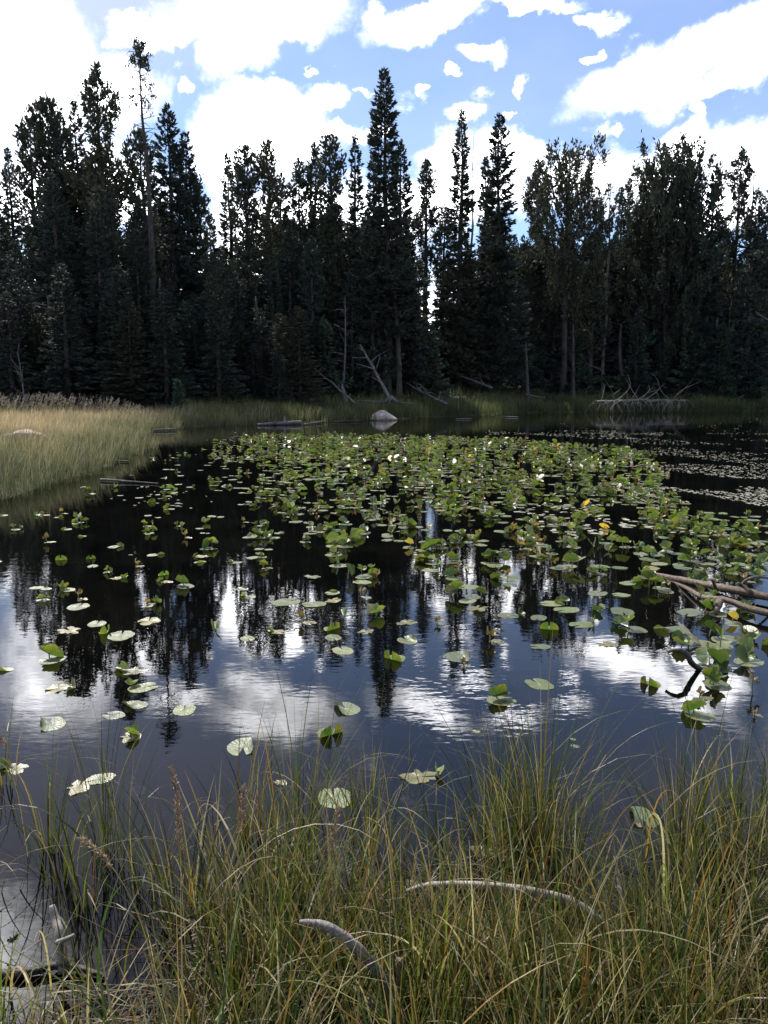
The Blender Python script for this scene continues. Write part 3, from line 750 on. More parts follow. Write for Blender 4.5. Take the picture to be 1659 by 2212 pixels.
bare_trunk(345, 860, 345, 600, 38.5, 0.13, 'dim straight trunk behind the left meadow grass')
bare_trunk(52, 862, 38, 760, 34, 0.05, 'thin pale leaning dead sapling stem at far left', 0.05, M_GREY)
bare_trunk(17, 850, 16, 740, 36, 0.04, 'thin grey dead stem nearest the left edge', 0.0, M_GREY)
bare_trunk(1548, 715, 1552, 640, 55.5, 0.10, 'thin pale dead stem above the young spruces on right', 0.0, M_GREY)
bare_trunk(640, 862, 640, 790, 41, 0.2, 'broad dark stump-like trunk behind the leaning thin log')
bare_trunk(738, 862, 745, 640, 43, 0.07, 'thin grey dead stem left of the root-flared leaning trunk', 0.1, M_GREY)

# ------------------------------------------------------------------ fallen logs, leaning trunks, stumps on the far shore
def log(pa, pb, r0, r1, label, name='fallen_log', mat_=M_GREY, sag=0.0, twigs=0, twl=0.6, group='fallen logs on the far shore', rough=0.12, cat='log', mid=None, n=9, stub=True):
    pa = np.array(pa, float); pb = np.array(pb, float)
    o = thing(name, pa, label, cat, group)
    u = np.linspace(0, 1, 8); L = np.linalg.norm(pb - pa); rng = np.random.default_rng(int(abs(pa[0] * 91 + pb[1] * 37) * 10) % 99991)
    p = (pb - pa)[None] * u[:, None]; p[:, 2] -= sag * np.sin(u * 3.14)
    if mid is not None: p += np.array(mid)[None] * np.sin(u * 3.14)[:, None]
    p += rng.normal(0, 0.004 * L, p.shape) * (u * (1 - u) * 3)[:, None]
    rad = (r0 + (r1 - r0) * u) * (1 + rng.normal(0, 0.05, 8)) * 0.56
    mb = MB(); add_tube(mb, p, rad, n, rough, int(L * 77), sub=3); mb.obj('trunk', mat_, o)
    for i in range(twigs):
        t = rng.uniform(0.1, 0.98); k = np.array([np.interp(t, u, p[:, j]) for j in range(3)])
        d = rng.normal(0, 1, 3); d[2] = abs(d[2]) * 0.9; d /= np.linalg.norm(d); l = twl * rng.uniform(0.3, 1)
        b = MB(); add_tube(b, [k, k + d * l * .5 + rng.normal(0, .06 * l, 3), k + d * l + rng.normal(0, .12 * l, 3)], [r1 * .5 + .004, r1 * .3 + .003, .003], 4, sub=2); b.obj('branch', mat_, o)
    return o
def G(dx, dy, Y, dz=0.0):
    p = at_y(dx, dy, Y); return p
log(G(768, 872, 39.5), G(655, 775, 43), 0.10, 0.05, 'long thin leaning log with twiggy upper end, left of the boulder', twigs=10)
log(G(845, 866, 40), G(778, 745, 42.5), 0.17, 0.08, 'silvery leaning dead trunk with flared roots behind the boulder', name='leaning_tree', twigs=6, twl=1.2)
st = thing('root_flare', G(845, 868, 39.9), 'splayed grey root crown at the foot of the leaning silvery trunk', 'stump', 'stumps on the far shore')
for i in range(7):
    b = MB(); a = i * 0.9; add_tube(b, [(0, 0, .25), (math.cos(a) * .2, math.sin(a) * .15, .1), (math.cos(a) * .5, math.sin(a) * .35, -.05)], [.09, .06, .02], 6, .15, i, sub=2); b.obj('root', M_GREY, st)
log(G(966, 873, 41.5), G(893, 838, 44), 0.12, 0.07, 'grey log slanting down to the grass right of the boulder', twigs=14, twl=0.9)
log(G(1062, 838, 48), G(985, 808, 51), 0.13, 0.08, 'pale log lying across the rocky slope right of centre', twigs=6)
log(G(505, 800, 43), G(446, 783, 44), 0.09, 0.06, 'short pale fallen log in the dark under the left sky gap', twigs=2)
log(G(893, 872, 40), G(760, 864, 40.4), 0.06, 0.04, 'low thin log lying in the grass behind the boulder', twigs=5, twl=.4)
log(G(1620, 668, 56), G(1690, 712, 55), 0.16, 0.10, 'steep grey log lying on the rocks at right edge, upper one', twigs=5)
log(G(1610, 720, 56), G(1668, 778, 54), 0.15, 0.10, 'grey log on the rocks at right edge, lower one', twigs=4)
log(G(1425, 640, 60), G(1450, 690, 59), 0.13, 0.06, 'pale broken trunk piece high on the slope right', twigs=4)
log(G(1135, 852, 48.6), G(1178, 860, 48), 0.07, 0.05, 'small dark log in the grass by the short pale trunk', twigs=1)
log(G(1222, 765, 57), G(1300, 800, 55), 0.10, 0.06, 'dim log on the slope between two dark trunks', twigs=3)
log(G(1370, 800, 56), G(1440, 838, 54.5), 0.10, 0.07, 'dim log on the slope above the branch pile', twigs=3)
log(G(470, 850, 38.5), G(535, 832, 40), 0.06, 0.04, 'thin dark branch on the bank left of centre', twigs=4)
def stump(dx, dy, Y, h, r, label, lean=0.1):
    p = at_y(dx, dy, Y); p[2] = min(p[2], tz(p[0], Y)); o = thing('stump', p, label, 'stump', 'stumps on the far shore')
    mb = MB(); add_tube(mb, [(0, 0, -.15), (0, 0, .15), (lean * h * .5, 0, h * .5), (lean * h, 0, h * .85), (lean * h * 1.1, 0, h)], [r * 1.5, r, r * .7, r * .45, r * .08], 9, .22, int(dx), sub=3)
    mb.obj('trunk', M_GREY, o)
    for i in range(3):
        a = i * 2.1 + dx; b = MB(); add_tube(b, [(0, 0, .12), (math.cos(a) * r * 1.6, math.sin(a) * r * 1.6, .04), (math.cos(a) * r * 3.2, math.sin(a) * r * 3, -.06)], [r * .5, r * .35, r * .1], 6, .1, i); b.obj('root', M_GREY, o)
stump(748, 866, 40.5, 1.25, 0.17, 'jagged silvery broken stump left of the leaning trunk', -0.15)
stump(772, 868, 40, 0.85, 0.07, 'slim grey spike stump close beside the silvery stump', 0.05)
stump(885, 868, 41, 0.8, 0.07, 'slim spike stump right of the boulder, outer one', -0.08)
stump(876, 871, 40.6, 0.45, 0.08, 'short stub right of the boulder, inner one', -0.3)
stump(990, 868, 43.5, 0.6, 0.09, 'small dark stub in the grass right of the slanting log', 0.0)
# logs at and in the water
log(at_z(557, 917, 0.05), at_z(650, 912, 0.1), 0.09, 0.16, 'bleached floating log with ragged root end at the far bank', twigs=5, twl=.35, group='floating logs near the far bank')
log(at_z(655, 917, 0.04), at_z(702, 909, 0.1), 0.05, 0.03, 'thin pale stick in the water right of the ragged log', group='floating logs near the far bank')
log(at_z(330, 929, 0.05), at_z(381, 927, 0.06), 0.06, 0.06, 'short bleached log at the corner of the meadow', group='floating logs near the far bank')
log(at_z(385, 990, 0.02), at_z(375, 990.5, 0.03), 0.02, 0.01, 'stub of floating twig beside the meadow corner', group='floating logs near the far bank', twigs=0)
log(at_z(198, 994, 0.03), at_z(279, 996.5, 0.03), 0.035, 0.03, 'straight floating pale log touching the meadow edge', twigs=3, twl=.35, group='floating logs near the far bank')
log(at_z(218, 1036, 0.03), at_z(342, 1044, 0.02), 0.04, 0.012, 'long thin floating pole in open water left of lilies', twigs=1, twl=.2, group='floating logs near the far bank')
log(at_z(160, 1018, 0.03), at_z(215, 1030, -0.02), 0.02, 0.01, 'small pale twig half sunk at the meadow edge', group='floating logs near the far bank')
log(at_z(1085, 900, 0.03), at_z(1120, 901, 0.03), 0.05, 0.05, 'short pale log on the waterline right of the boulder', group='floating logs near the far bank')
log(at_z(985, 905, 0.03), at_z(1020, 904, 0.04), 0.05, 0.04, 'pale stick on the waterline just right of the boulder', group='floating logs near the far bank')
log(at_z(720, 911, 0.03), at_z(790, 908, 0.05), 0.05, 0.03, 'dark log on the waterline just left of the boulder', mat_=M_BARK, group='floating logs near the far bank', twigs=3, twl=.3)

# bleached branch pile
def branch_pile(x0, y0, x1, y1, Y, n, label, seed, tall):
    a = at_y(x0, y0, Y); b = at_y(x1, y1, Y - 0.3); rng = np.random.default_rng(seed)
    o = thing('fallen_tree', a, label, 'fallen tree', 'bleached fallen trees at the right bank')
    L = b - a; u = np.linspace(0, 1, 7); p = L[None] * u[:, None] + rng.normal(0, .03, (7, 3))
    mb = MB(); add_tube(mb, p, np.linspace(0.075, 0.04, 7), 8, .15, seed, sub=2); mb.obj('trunk', M_PALE, o)
    for i in range(n):
        t = rng.uniform(0.02, 1); k = np.array([np.interp(t, u, p[:, j]) for j in range(3)]); up_ = i < tall
        s = rng.choice([-1, 1]) if up_ else rng.choice([-1, 1, 1])
        l = rng.uniform(0.7, 1.9) if up_ else rng.uniform(0.45, 1.1)
        v = np.linspace(0, 1, 6)
        q = np.zeros((6, 3)); q[:, 0] = s * l * rng.uniform(.15, .95) * v + rng.normal(0, .16) * np.sin(v * rng.uniform(2, 6))
        q[:, 1] = rng.normal(-.4, .4) * l * v
        q[:, 2] = (l * (v - .15 * v * v) if up_ else l * (.28 * np.sin(v * 2.2) - .95 * v ** 1.8)) + rng.normal(0, .03, 6) * v
        q[:, 2] = np.maximum(q[:, 2], -k[2] - a[2] - .05)
        bb = MB(); add_tube(bb, k + q, rng.uniform(.014, .027) * np.array([1, .95, .8, .65, .5, .25]), 5, .1, i, sub=2)
        if rng.random() < .6:
            c = k + q[3]; e = c + rng.normal(0, .25, 3) * [1, .6, 1]; e[2] = max(e[2], -a[2]); add_tube(bb, [c, (c + e) / 2, e], [.013, .01, .004], 4)
        bb.obj('branch', M_PALE, o)
branch_pile(1288, 868, 1398, 862, 48.0, 44, 'bleached fallen tree with tangled white branches, left half of the pile', 3, 9)
branch_pile(1400, 866, 1482, 864, 49.5, 30, 'bleached fallen tree with arching branches, right half of the pile', 5, 4)

# ------------------------------------------------------------------ rocks
p = at_z(828, 908); o = link('boulder', rock_mesh('boulder', 14, 4, M_BOULDER, 0.34, 0.36)); o.location = (p[0] + .02, p[1] + .3, 0.0)
o.scale = (0.70, 0.66, 0.80); o.rotation_euler = (0, 0.05, 0.5)
tag(o, 'large pale pinkish boulder standing in the water at the far shore', 'boulder')
p = at_z(62, 945, 0.45); o = link('boulder', rock_mesh('boulder', 31, 3, M_BOULDER, 0, 0.4)); o.location = (p[0], p[1], 0.48); o.scale = (0.42, 0.4, 0.42)
tag(o, 'low pale rock half buried in the left meadow grass', 'boulder')
o = link('boulder', o.data); p = at_z(28, 948, 0.4); o.location = (p[0], p[1], .42); o.scale = (.3, .25, .3); tag(o, 'smaller flat rock left of the pale meadow rock', 'boulder')
rocks = [rock_mesh('rock', 60 + i, 2, M_ROCK, 0, 0.75) for i in range(7)]
RK = [(962, 815, .62, 'large square grey rock behind the pale log on the slope'), (905, 812, .5, 'dim round rock up the slope right of the central trunk'),
      (670, 868, .32, 'rounded rock among stones left of the leaning log'), (648, 872, .22, None), (640, 880, .18, None), (560, 858, .2, None), (585, 862, .2, None), (600, 868, .16, None), (540, 862, .22, None),
      (1010, 850, .2, None), (1045, 800, .25, None), (1080, 812, .2, None), (1020, 790, .28, None), (1100, 790, .22, None), (930, 860, .2, None), (1245, 852, .4, 'rounded grey rock left of the branch pile'),
      (1285, 818, .45, None), (1310, 828, .35, None), (1330, 805, .4, None), (1298, 800, .35, None), (1385, 838, .4, None), (1405, 832, .4, None), (1420, 842, .35, None), (1435, 812, .45, 'pale rock above the right half of the branch pile'),
      (1440, 838, .3, None), (1460, 842, .28, None), (1478, 845, .25, None), (1400, 800, .45, None), (1365, 785, .3, None), (1345, 832, .3, None), (1270, 838, .3, None),
      (1620, 760, .9, 'big pale block high on the right edge slope'), (1645, 800, .8, None), (1600, 795, .6, None), (1650, 745, .7, None), (1580, 775, .5, None), (1632, 828, .6, None), (1590, 822, .4, None), (1560, 800, .35, None),
      (1130, 700, .4, None), (960, 690, .5, None), (1000, 700, .45, None), (985, 735, .4, None), (1035, 740, .4, None), (1060, 765, .35, None)]
def on_terrain(dx, dy):
    d = ray(dx, dy); prev = 30
    for t in np.arange(26, 90, 0.25):
        x, y, z = d[0] * t, d[1] * t, CAM_H + d[2] * t
        if y > 30 and z < tz(x, y): return np.array([x, y, tz(x, y)])
    return None
pend = []           # things whose labels need a place in a row
rr = random.Random(5)
for (x, y, s, lab) in RK:
    q = on_terrain(x, y)
    if q is None: continue
    o = link('rock', rocks[rr.randrange(7)]); o.location = (q[0], q[1], q[2] + s * .15); o.scale = (s * rr.uniform(.9, 1.3), s, s * rr.uniform(.75, 1.05)); o.rotation_euler = (rr.uniform(-.3, .3), rr.uniform(-.3, .3), rr.uniform(0, 6))
    reg = 'on the bank left of the boulder' if x < 760 else 'on the slope above the slanting logs' if x < 1150 else 'beside the bleached branch pile' if x < 1500 else 'on the right edge slope'
    tag(o, lab, 'rock', 'grey rocks on the far slope')
    if not lab: pend.append((o, ('small grey rock ' if s < .3 else 'grey rock ') + reg, x, y))
mb = MB(); V0, F0 = ico(1); rng = np.random.default_rng(9)
for i in range(1500):
    x = rng.uniform(-14, 36); f = rng.uniform(-0.2, 17) ; y = float(np.interp(x, FX, FY)) + f
    if x < 2 and rng.random() < .6: continue
    s = rng.uniform(.04, .17) * (1 + (x > 15) * .5)
    v = V0 * s * rng.uniform(.7, 1.2, 3) * (1 + .25 * rng.normal(size=(len(V0), 1))); mb.add(v + [x, y, tz(x, y) + s * .3], F0)
tag(mb.obj('talus_stones', M_ROCK, None, False), 'scattered small grey stones over the wooded slope', 'stones', None, 'stuff')

# ------------------------------------------------------------------ ribbons of grass
def ribbons(base, h, w, lean_dir, th0, kap, seg, rng, cols, tipc=None, tw=0.0, blades_face=None):
    """curved tapering blades; all arguments per blade"""
    n = len(base); s = np.linspace(0, 1, seg + 1)
    th = th0[:, None] + kap[:, None] * s[None] ** 1.6
    ds = h[:, None] / seg
    dx = np.sin(th) * ds; dz = np.cos(th) * ds
    X = np.concatenate([np.zeros((n, 1)), np.cumsum(dx[:, :-1], 1)], 1); Zc = np.concatenate([np.zeros((n, 1)), np.cumsum(dz[:, :-1], 1)], 1)
    ld = np.stack([np.cos(lean_dir), np.sin(lean_dir)], -1)
    C = np.zeros((n, seg + 1, 3)); C[..., :2] = base[:, None, :2] + X[..., None] * ld[:, None]; C[..., 2] = base[:, None, 2] + Zc
    fa = lean_dir + math.pi / 2 + rng.normal(0, 0.5, n)
    sd_ = np.stack([np.cos(fa), np.sin(fa), np.zeros(n)], -1)
    ww = w[:, None] * (1 - s[None] ** 2.2) * 0.5
    A = C[:, :-1] - sd_[:, None] * ww[:, :-1, None]; B = C[:, :-1] + sd_[:, None] * ww[:, :-1, None]
    V = np.concatenate([np.stack([A, B], 2).reshape(n, -1, 3), C[:, -1:]], 1)      # 2*seg + 1 verts
    k = 2 * seg + 1; i = np.arange(n)[:, None, None] * k; j = np.arange(seg - 1)[None, :, None] * 2
    Q = (i + j + np.array([0, 1, 3, 2])[None, None]).reshape(-1, 4)
    T = (np.arange(n)[:, None] * k + np.array([2 * seg - 2, 2 * seg - 1, 2 * seg])[None])
    sv = np.concatenate([np.repeat(s[:-1], 2), [1.0]])
    if tipc is None: tipc = cols
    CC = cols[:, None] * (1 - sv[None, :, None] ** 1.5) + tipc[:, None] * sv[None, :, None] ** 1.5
    return V.reshape(-1, 3), T, Q, CC.reshape(-1, 3)
GREEN = np.array([(0.055, 0.095, 0.014), (0.080, 0.120, 0.018), (0.110, 0.145, 0.022), (0.030, 0.065, 0.016)])
OLIVE = np.array([(0.125, 0.135, 0.025), (0.150, 0.135, 0.028), (0.085, 0.095, 0.020)])
STRAW = np.array([(0.42, 0.36, 0.21), (0.50, 0.45, 0.30), (0.34, 0.27, 0.14)])
RUST = np.array([(0.20, 0.09, 0.022), (0.14, 0.07, 0.03), (0.26, 0.14, 0.03)])
def pick(rng, n, wts):
    pal = [GREEN, OLIVE, STRAW, RUST]; k = rng.choice(4, n, p=np.array(wts) / sum(wts)); out = np.zeros((n, 3))
    for j in range(4):
        m = k == j; out[m] = pal[j][rng.integers(0, len(pal[j]), m.sum())]
    return out * rng.uniform(.22, .92, (n, 1)), k

def inside_frame(dx, a=-80, b=1740): return (dx > a) & (dx < b)
def proj_arr(p):
    x, y, z = p[:, 0], p[:, 1], p[:, 2] - CAM_H
    f = y * CP - z * SP; u = y * SP + z * CP
    return 829.5 + FD * x / f, 1106 - FD * u / f

# meadow on the left
rng = np.random.default_rng(21)
N = 190000
x = rng.uniform(-26, 0, N); y = rng.uniform(10, 38, N)
sdm = lake_sd(x, y); fr = np.interp(x, FX, FY)
pr = np.clip(22 / y, 0.25, 1)
rag = vnoise(np.stack([x * 2.6, y * 2.1, 0 * x], -1), 31)
keep = (sdm > -0.30 - .55 * np.clip(rag, -.3, 1)) & (y < fr + 1.2) & (np.abs(x) < 0.54 * y + .6) & (rng.uniform(0, 1, N) < pr)
x, y, sdm = x[keep], y[keep], sdm[keep]; n = len(x)
b = np.stack([x, y, np.maximum(terrain(x, y), -0.3)], -1)
patch = vnoise(np.stack([x * .55, y * .35, 0 * x], -1), 4); patch2 = vnoise(np.stack([x * 1.6, y * 1.1, 0 * x], -1), 8)
edge = np.exp(-np.clip(sdm, 0, 9) / 0.9)
dry = np.clip(0.66 + .6 * patch + .35 * patch2 - 0.9 * edge, 0, 1)
g = np.array([0.085, 0.100, 0.042]); tan = np.array([0.46, 0.37, 0.21]); red = np.array([0.40, 0.27, 0.14])
c = g[None] * (1 - dry[:, None]) + (tan[None] * .6 + red[None] * .4) * dry[:, None]
c = c * (1 + .25 * rng.normal(0, 1, (n, 1)).clip(-1.5, 1.5))
tip = c * .5 + np.array([0.42, 0.37, 0.22])[None] * .5 * np.where(rng.uniform(0, 1, (n, 1)) < .35, 1.25, .4)
h = rng.uniform(.26, .64, n) * (1 + .30 * vnoise(np.stack([x * 3.1, y * 2.2, 0 * x], -1), 12) + .15 * patch2); wdt = 0.006 + y * 0.00042
wind = rng.normal(-0.3, .8, n) + 2.2 * patch2
V, T, Q, CC = ribbons(b, h, wdt, wind, rng.uniform(.0, .3, n), rng.uniform(.2, 1.3, n), 3, rng, c, tip)
mb = MB(); mb.add(V, T, Q, CC); tag(mb.obj('meadow_grass', M_MEADOW, None, False), 'tan and green marsh grass covering the left meadow', 'grass', None, 'stuff')
print('meadow blades', n)
# grass strip along the far bank
N = 60000; x = rng.uniform(-9, 40, N); f = rng.uniform(-1.6, 5.5, N) ** 1; y = np.interp(x, FX, FY) + f - .4
sdm = lake_sd(x, y); keep = (sdm > -.15) & (rng.uniform(0, 1, N) < np.where(f < 2.2, 1, .28)) & (np.abs(x) < .54 * y + 1); x, y = x[keep], y[keep]; n = len(x)
b = np.stack([x, y, terrain(x, y)], -1); pz = vnoise(np.stack([x * .7, y * .5, 0 * x], -1), 2)
c = 1.35 * (np.array([0.062, 0.076, 0.030])[None] * (1 + .5 * pz[:, None]) + np.clip(pz, 0, 1)[:, None] * np.array([.07, .05, .015])) * rng.uniform(.7, 1.3, (n, 1))
V, T, Q, CC = ribbons(b, rng.uniform(.35, .8, n) * (1 + .3 * pz), 0.012 + y * .0003, rng.uniform(0, 6.28, n), rng.uniform(0, .3, n), rng.uniform(.1, 1.0, n), 3, rng, c)
mb = MB(); mb.add(V, T, Q, CC); tag(mb.obj('shore_grass', M_MEADOW, None, False), 'green sedge strip along the far waterline', 'grass', None, 'stuff')
# tall reeds with pale plumes at the back of the meadow
N = 430; dxs = rng.uniform(-30, 345, N); yy = rng.uniform(30, 33.6, N)
pts = np.array([at_y(a, 900, b_) for a, b_ in zip(dxs, yy)]); b = pts.copy(); b[:, 2] = terrain(b[:, 0], b[:, 1])
taper = np.interp(dxs, [0, 120, 240, 330], [1.0, 1.05, .9, .45]); h = rng.uniform(.60, 1.08, N) * taper
ldr = rng.normal(0.1, .35, N); th0 = rng.uniform(.05, .3, N); kp = rng.uniform(.2, .6, N)
c = np.tile(np.array([[.17, .15, .06]]), (N, 1)) * rng.uniform(.7, 1.3, (N, 1))
V, T, Q, CC = ribbons(b, h, np.full(N, .016), ldr, th0, kp, 4, rng, c)
mb = MB(); mb.add(V, T, Q, CC)
tips = V.reshape(N, -1, 3)[:, -1]; prev = V.reshape(N, -1, 3)[:, -3]; dr = tips - prev; dr /= np.linalg.norm(dr, axis=1)[:, None]
for k in range(9):
    q = tips - dr * (k * .028 + rng.uniform(-.01, .01, (N, 1)))
    vv, ff = needles(q, dr + rng.normal(0, .45, (N, 3)) + [0.15, 0, 0], np.full(N, .085), np.full(N, .014), rng); mb.add(vv, ff, None, np.tile(np.array([.20, .17, .13]), (len(vv), 1)) * np.repeat(rng.uniform(.7, 1.2, (N, 1)), 4, 0))
tag(mb.obj('reed_grass', M_MEADOW, None, False), 'tall plumed reed grass along the back of the left meadow', 'reeds', None, 'stuff')
# low scrub under the trees
N = 60000; x = rng.uniform(-24, 40, N); f = rng.uniform(.3, 15, N); y = np.interp(x, FX, FY) + f
cl = vnoise(np.stack([x * 1.1, y * .9, 0 * x], -1), 6) + .4 * vnoise(np.stack([x * 3, y * 2.5, 0 * x], -1), 3)
keep = (cl > .05) & (np.abs(x) < .54 * y + 1); x, y, cl = x[keep], y[keep], cl[keep]; n = len(x)
b = np.stack([x, y, terrain(x, y) + rng.uniform(0, 1, n) * np.clip(cl, 0, .9) * .85], -1)
vv, ff = needles(b, rng.normal(0, 1, (n, 3)) + [0, 0, .8], rng.uniform(.12, .26, n), rng.uniform(.03, .06, n), rng)
cc = np.repeat(np.array([[.055, .065, .028]]) * rng.uniform(.6, 1.4, (n, 1)), 4, 0)
mb = MB(); mb.add(vv, ff, None, cc); tag(mb.obj('undergrowth', M_SCRUB, None, False), 'low dark scrub between the rocks under the trees', 'undergrowth', None, 'stuff')

# ------------------------------------------------------------------ pond lilies
LG = np.array([(0.060, 0.100, 0.028), (0.085, 0.125, 0.042), (0.045, 0.085, 0.024), (0.10, 0.135, 0.060), (0.12, 0.15, 0.08)])
LYEL = np.array([(0.30, 0.28, 0.07), (0.24, 0.24, 0.07), (0.42, 0.30, 0.05)])
LBR = np.array([(0.20, 0.13, 0.06), (0.28, 0.20, 0.11), (0.14, 0.09, 0.05)])
def lily_geo(kind, seed):
    """one heart-shaped leaf, petiole joint near the origin; half length about 0.1 m"""
    r = np.random.default_rng(seed); nr, na = 4, 22
    gap = r.uniform(0.10, 0.30); th = np.linspace(-math.pi + gap, math.pi - gap, na)
    out = 0.98 - 0.16 * np.sin(th) ** 2 - 0.24 * (np.abs(th) / math.pi) ** 4
    ragged = r.uniform(0.02, 0.05) * (2.2 if kind in ('rag', 'brown') else 1)
    out = out * (1 + ragged * np.sin(th * r.integers(3, 6) + r.uniform(0, 6)) + ragged * .6 * r.normal(0, 1, na))
    if kind in ('rag', 'brown'):
        for _ in range(3):
            c0 = r.uniform(-2.6, 2.6); out -= 0.45 * np.exp(-((th - c0) / .14) ** 2)
    rs = np.array([0.12, 0.42, 0.74, 1.0])
    x = rs[:, None] * out[None] * np.cos(th)[None] * 1.10; y = rs[:, None] * out[None] * np.sin(th)[None] * .96
    z = 0.010 + 0 * x
    wv = r.uniform(0, 6, 3)
    if kind == 'flat': z = z + 0.018 * rs[:, None] ** 2 * np.sin(th[None] * 3 + wv[0]) * r.uniform(.5, 2.6) + .014 * rs[:, None] * np.sin(th[None] * 7 + wv[1])
    elif kind == 'lip':                                   # one edge turned up
        a0 = r.uniform(-2.8, 2.8); e = np.exp(-((np.angle(np.exp(1j * (th - a0)))) / .75) ** 2)[None] * rs[:, None] ** 3
        z = z + .42 * e; x = x - .35 * e * np.cos(a0); y = y - .35 * e * np.sin(a0)
    elif kind == 'fold':                                  # folded along the midrib like a butterfly
        f = r.uniform(.75, 1.35); z = z + np.abs(y) * math.sin(f) * (0.65 + .5 * rs[:, None]); y = y * math.cos(f * .85) ; z = z + .10 * np.sin(th[None] * 5 + wv[0]) * rs[:, None] + .05 * np.sin(th[None] * 9 + wv[1]) * rs[:, None] ** 2
    elif kind == 'cup': z = z + .5 * rs[:, None] ** 2 * (1 + .3 * np.sin(th[None] * 3 + wv[0])); x = x * .8; y = y * .75; z = z + .07 * np.sin(th[None] * 6 + wv[1]) * rs[:, None]
    elif kind == 'lobes':                                 # the two basal lobes stand up
        e = np.clip(-(np.cos(th))[None], 0, 1) ** .8 * rs[:, None] ** 1.5; z = z + .75 * e; x = x + .62 * e
    elif kind == 'rag': z = z + .05 * rs[:, None] * np.sin(th[None] * 4 + wv[0]) + .05 * rs[:, None] ** 2 * np.sin(th[None] * 9 + wv[1])
    elif kind == 'brown':
        z = z + .6 * rs[:, None] ** 1.5 * (.6 + .5 * np.sin(th[None] * 3 + wv[0])) + .12 * np.sin(th[None] * 8 + wv[1]) * rs[:, None]; x = x * .55; y = y * .5
    V = np.stack([x, y, np.maximum(z, .004)], -1) * .1
    V = np.concatenate([[[0, 0, .0008]], V.reshape(-1, 3)])
    T = []; 
    for a in range(na - 1): T.append((0, 1 + a, 2 + a))
    Q = []
    for k in range(nr - 1):
        for a in range(na - 1): i = 1 + k * na + a; Q.append((i, i + na, i + na + 1, i + 1))
    P = np.concatenate([[[0, 0, 0]], np.stack([np.repeat(rs[:, None], na, 1), np.repeat(th[None], nr, 0), 0 * x], -1).reshape(-1, 3)])
    if kind == 'brown': col = LBR[r.integers(3)]
    elif kind in ('rag',): col = LYEL[r.integers(2)] * .2 + LBR[0] * .25 + LG[1] * .35
    elif kind in ('fold', 'cup', 'lobes'): col = LG[r.integers(3)] * np.array([.95, 1.1, .8])
    else: col = LG[[1, 3, 4, 0][r.integers(4)]]
    C = np.tile(col, (len(V), 1)); e = P[:, 0] ** 3
    yl = LYEL[r.integers(3)]; amt = (r.uniform(.1, .75) if kind not in ('flat', 'rag') else r.uniform(0, .4)) * e * np.clip(.5 + .6 * np.sin(P[:, 1] * 2 + wv[2]), 0, 1)
    C = C * (1 - amt[:, None]) + yl[None] * amt[:, None]
    return V, np.array(T), np.array(Q), C, P
LEAF = {}
for ki, (kind, nv) in enumerate((('flat', 10), ('lip', 7), ('fold', 7), ('cup', 6), ('lobes', 5), ('rag', 5), ('brown', 5), ('yellow', 3))):
    L_ = []
    for i in range(nv):
        gk = kind if kind != 'yellow' else ['fold', 'cup', 'flat'][i]
        V, T, Q, C, P = lily_geo(gk, 1000 + ki * 50 + i)
        if kind == 'yellow': C = np.tile(LYEL[[2, 0, 2][i]], (len(V), 1)) * 1.1
        mb = MB(); mb.add(V, T, Q, C, P); L_.append((mb.mesh('leaf', M_LILY), (V, T, Q, C, P)))
    LEAF[kind] = L_
def m_stem():
    m, t, out = mat('lily_stem'); t.l.new(principled(t, (0.13, 0.13, 0.05), .5, .4), out.inputs[0]); return m
M_STEM = m_stem()
stem_mb = MB(); add_tube(stem_mb, [(0, 0, -1), (.05, .02, -.5), (0, 0, 0)], [.035, .04, .045], 6, sub=2)
STEM = stem_mb.mesh('stem', M_STEM)      # unit stem: scaled per use

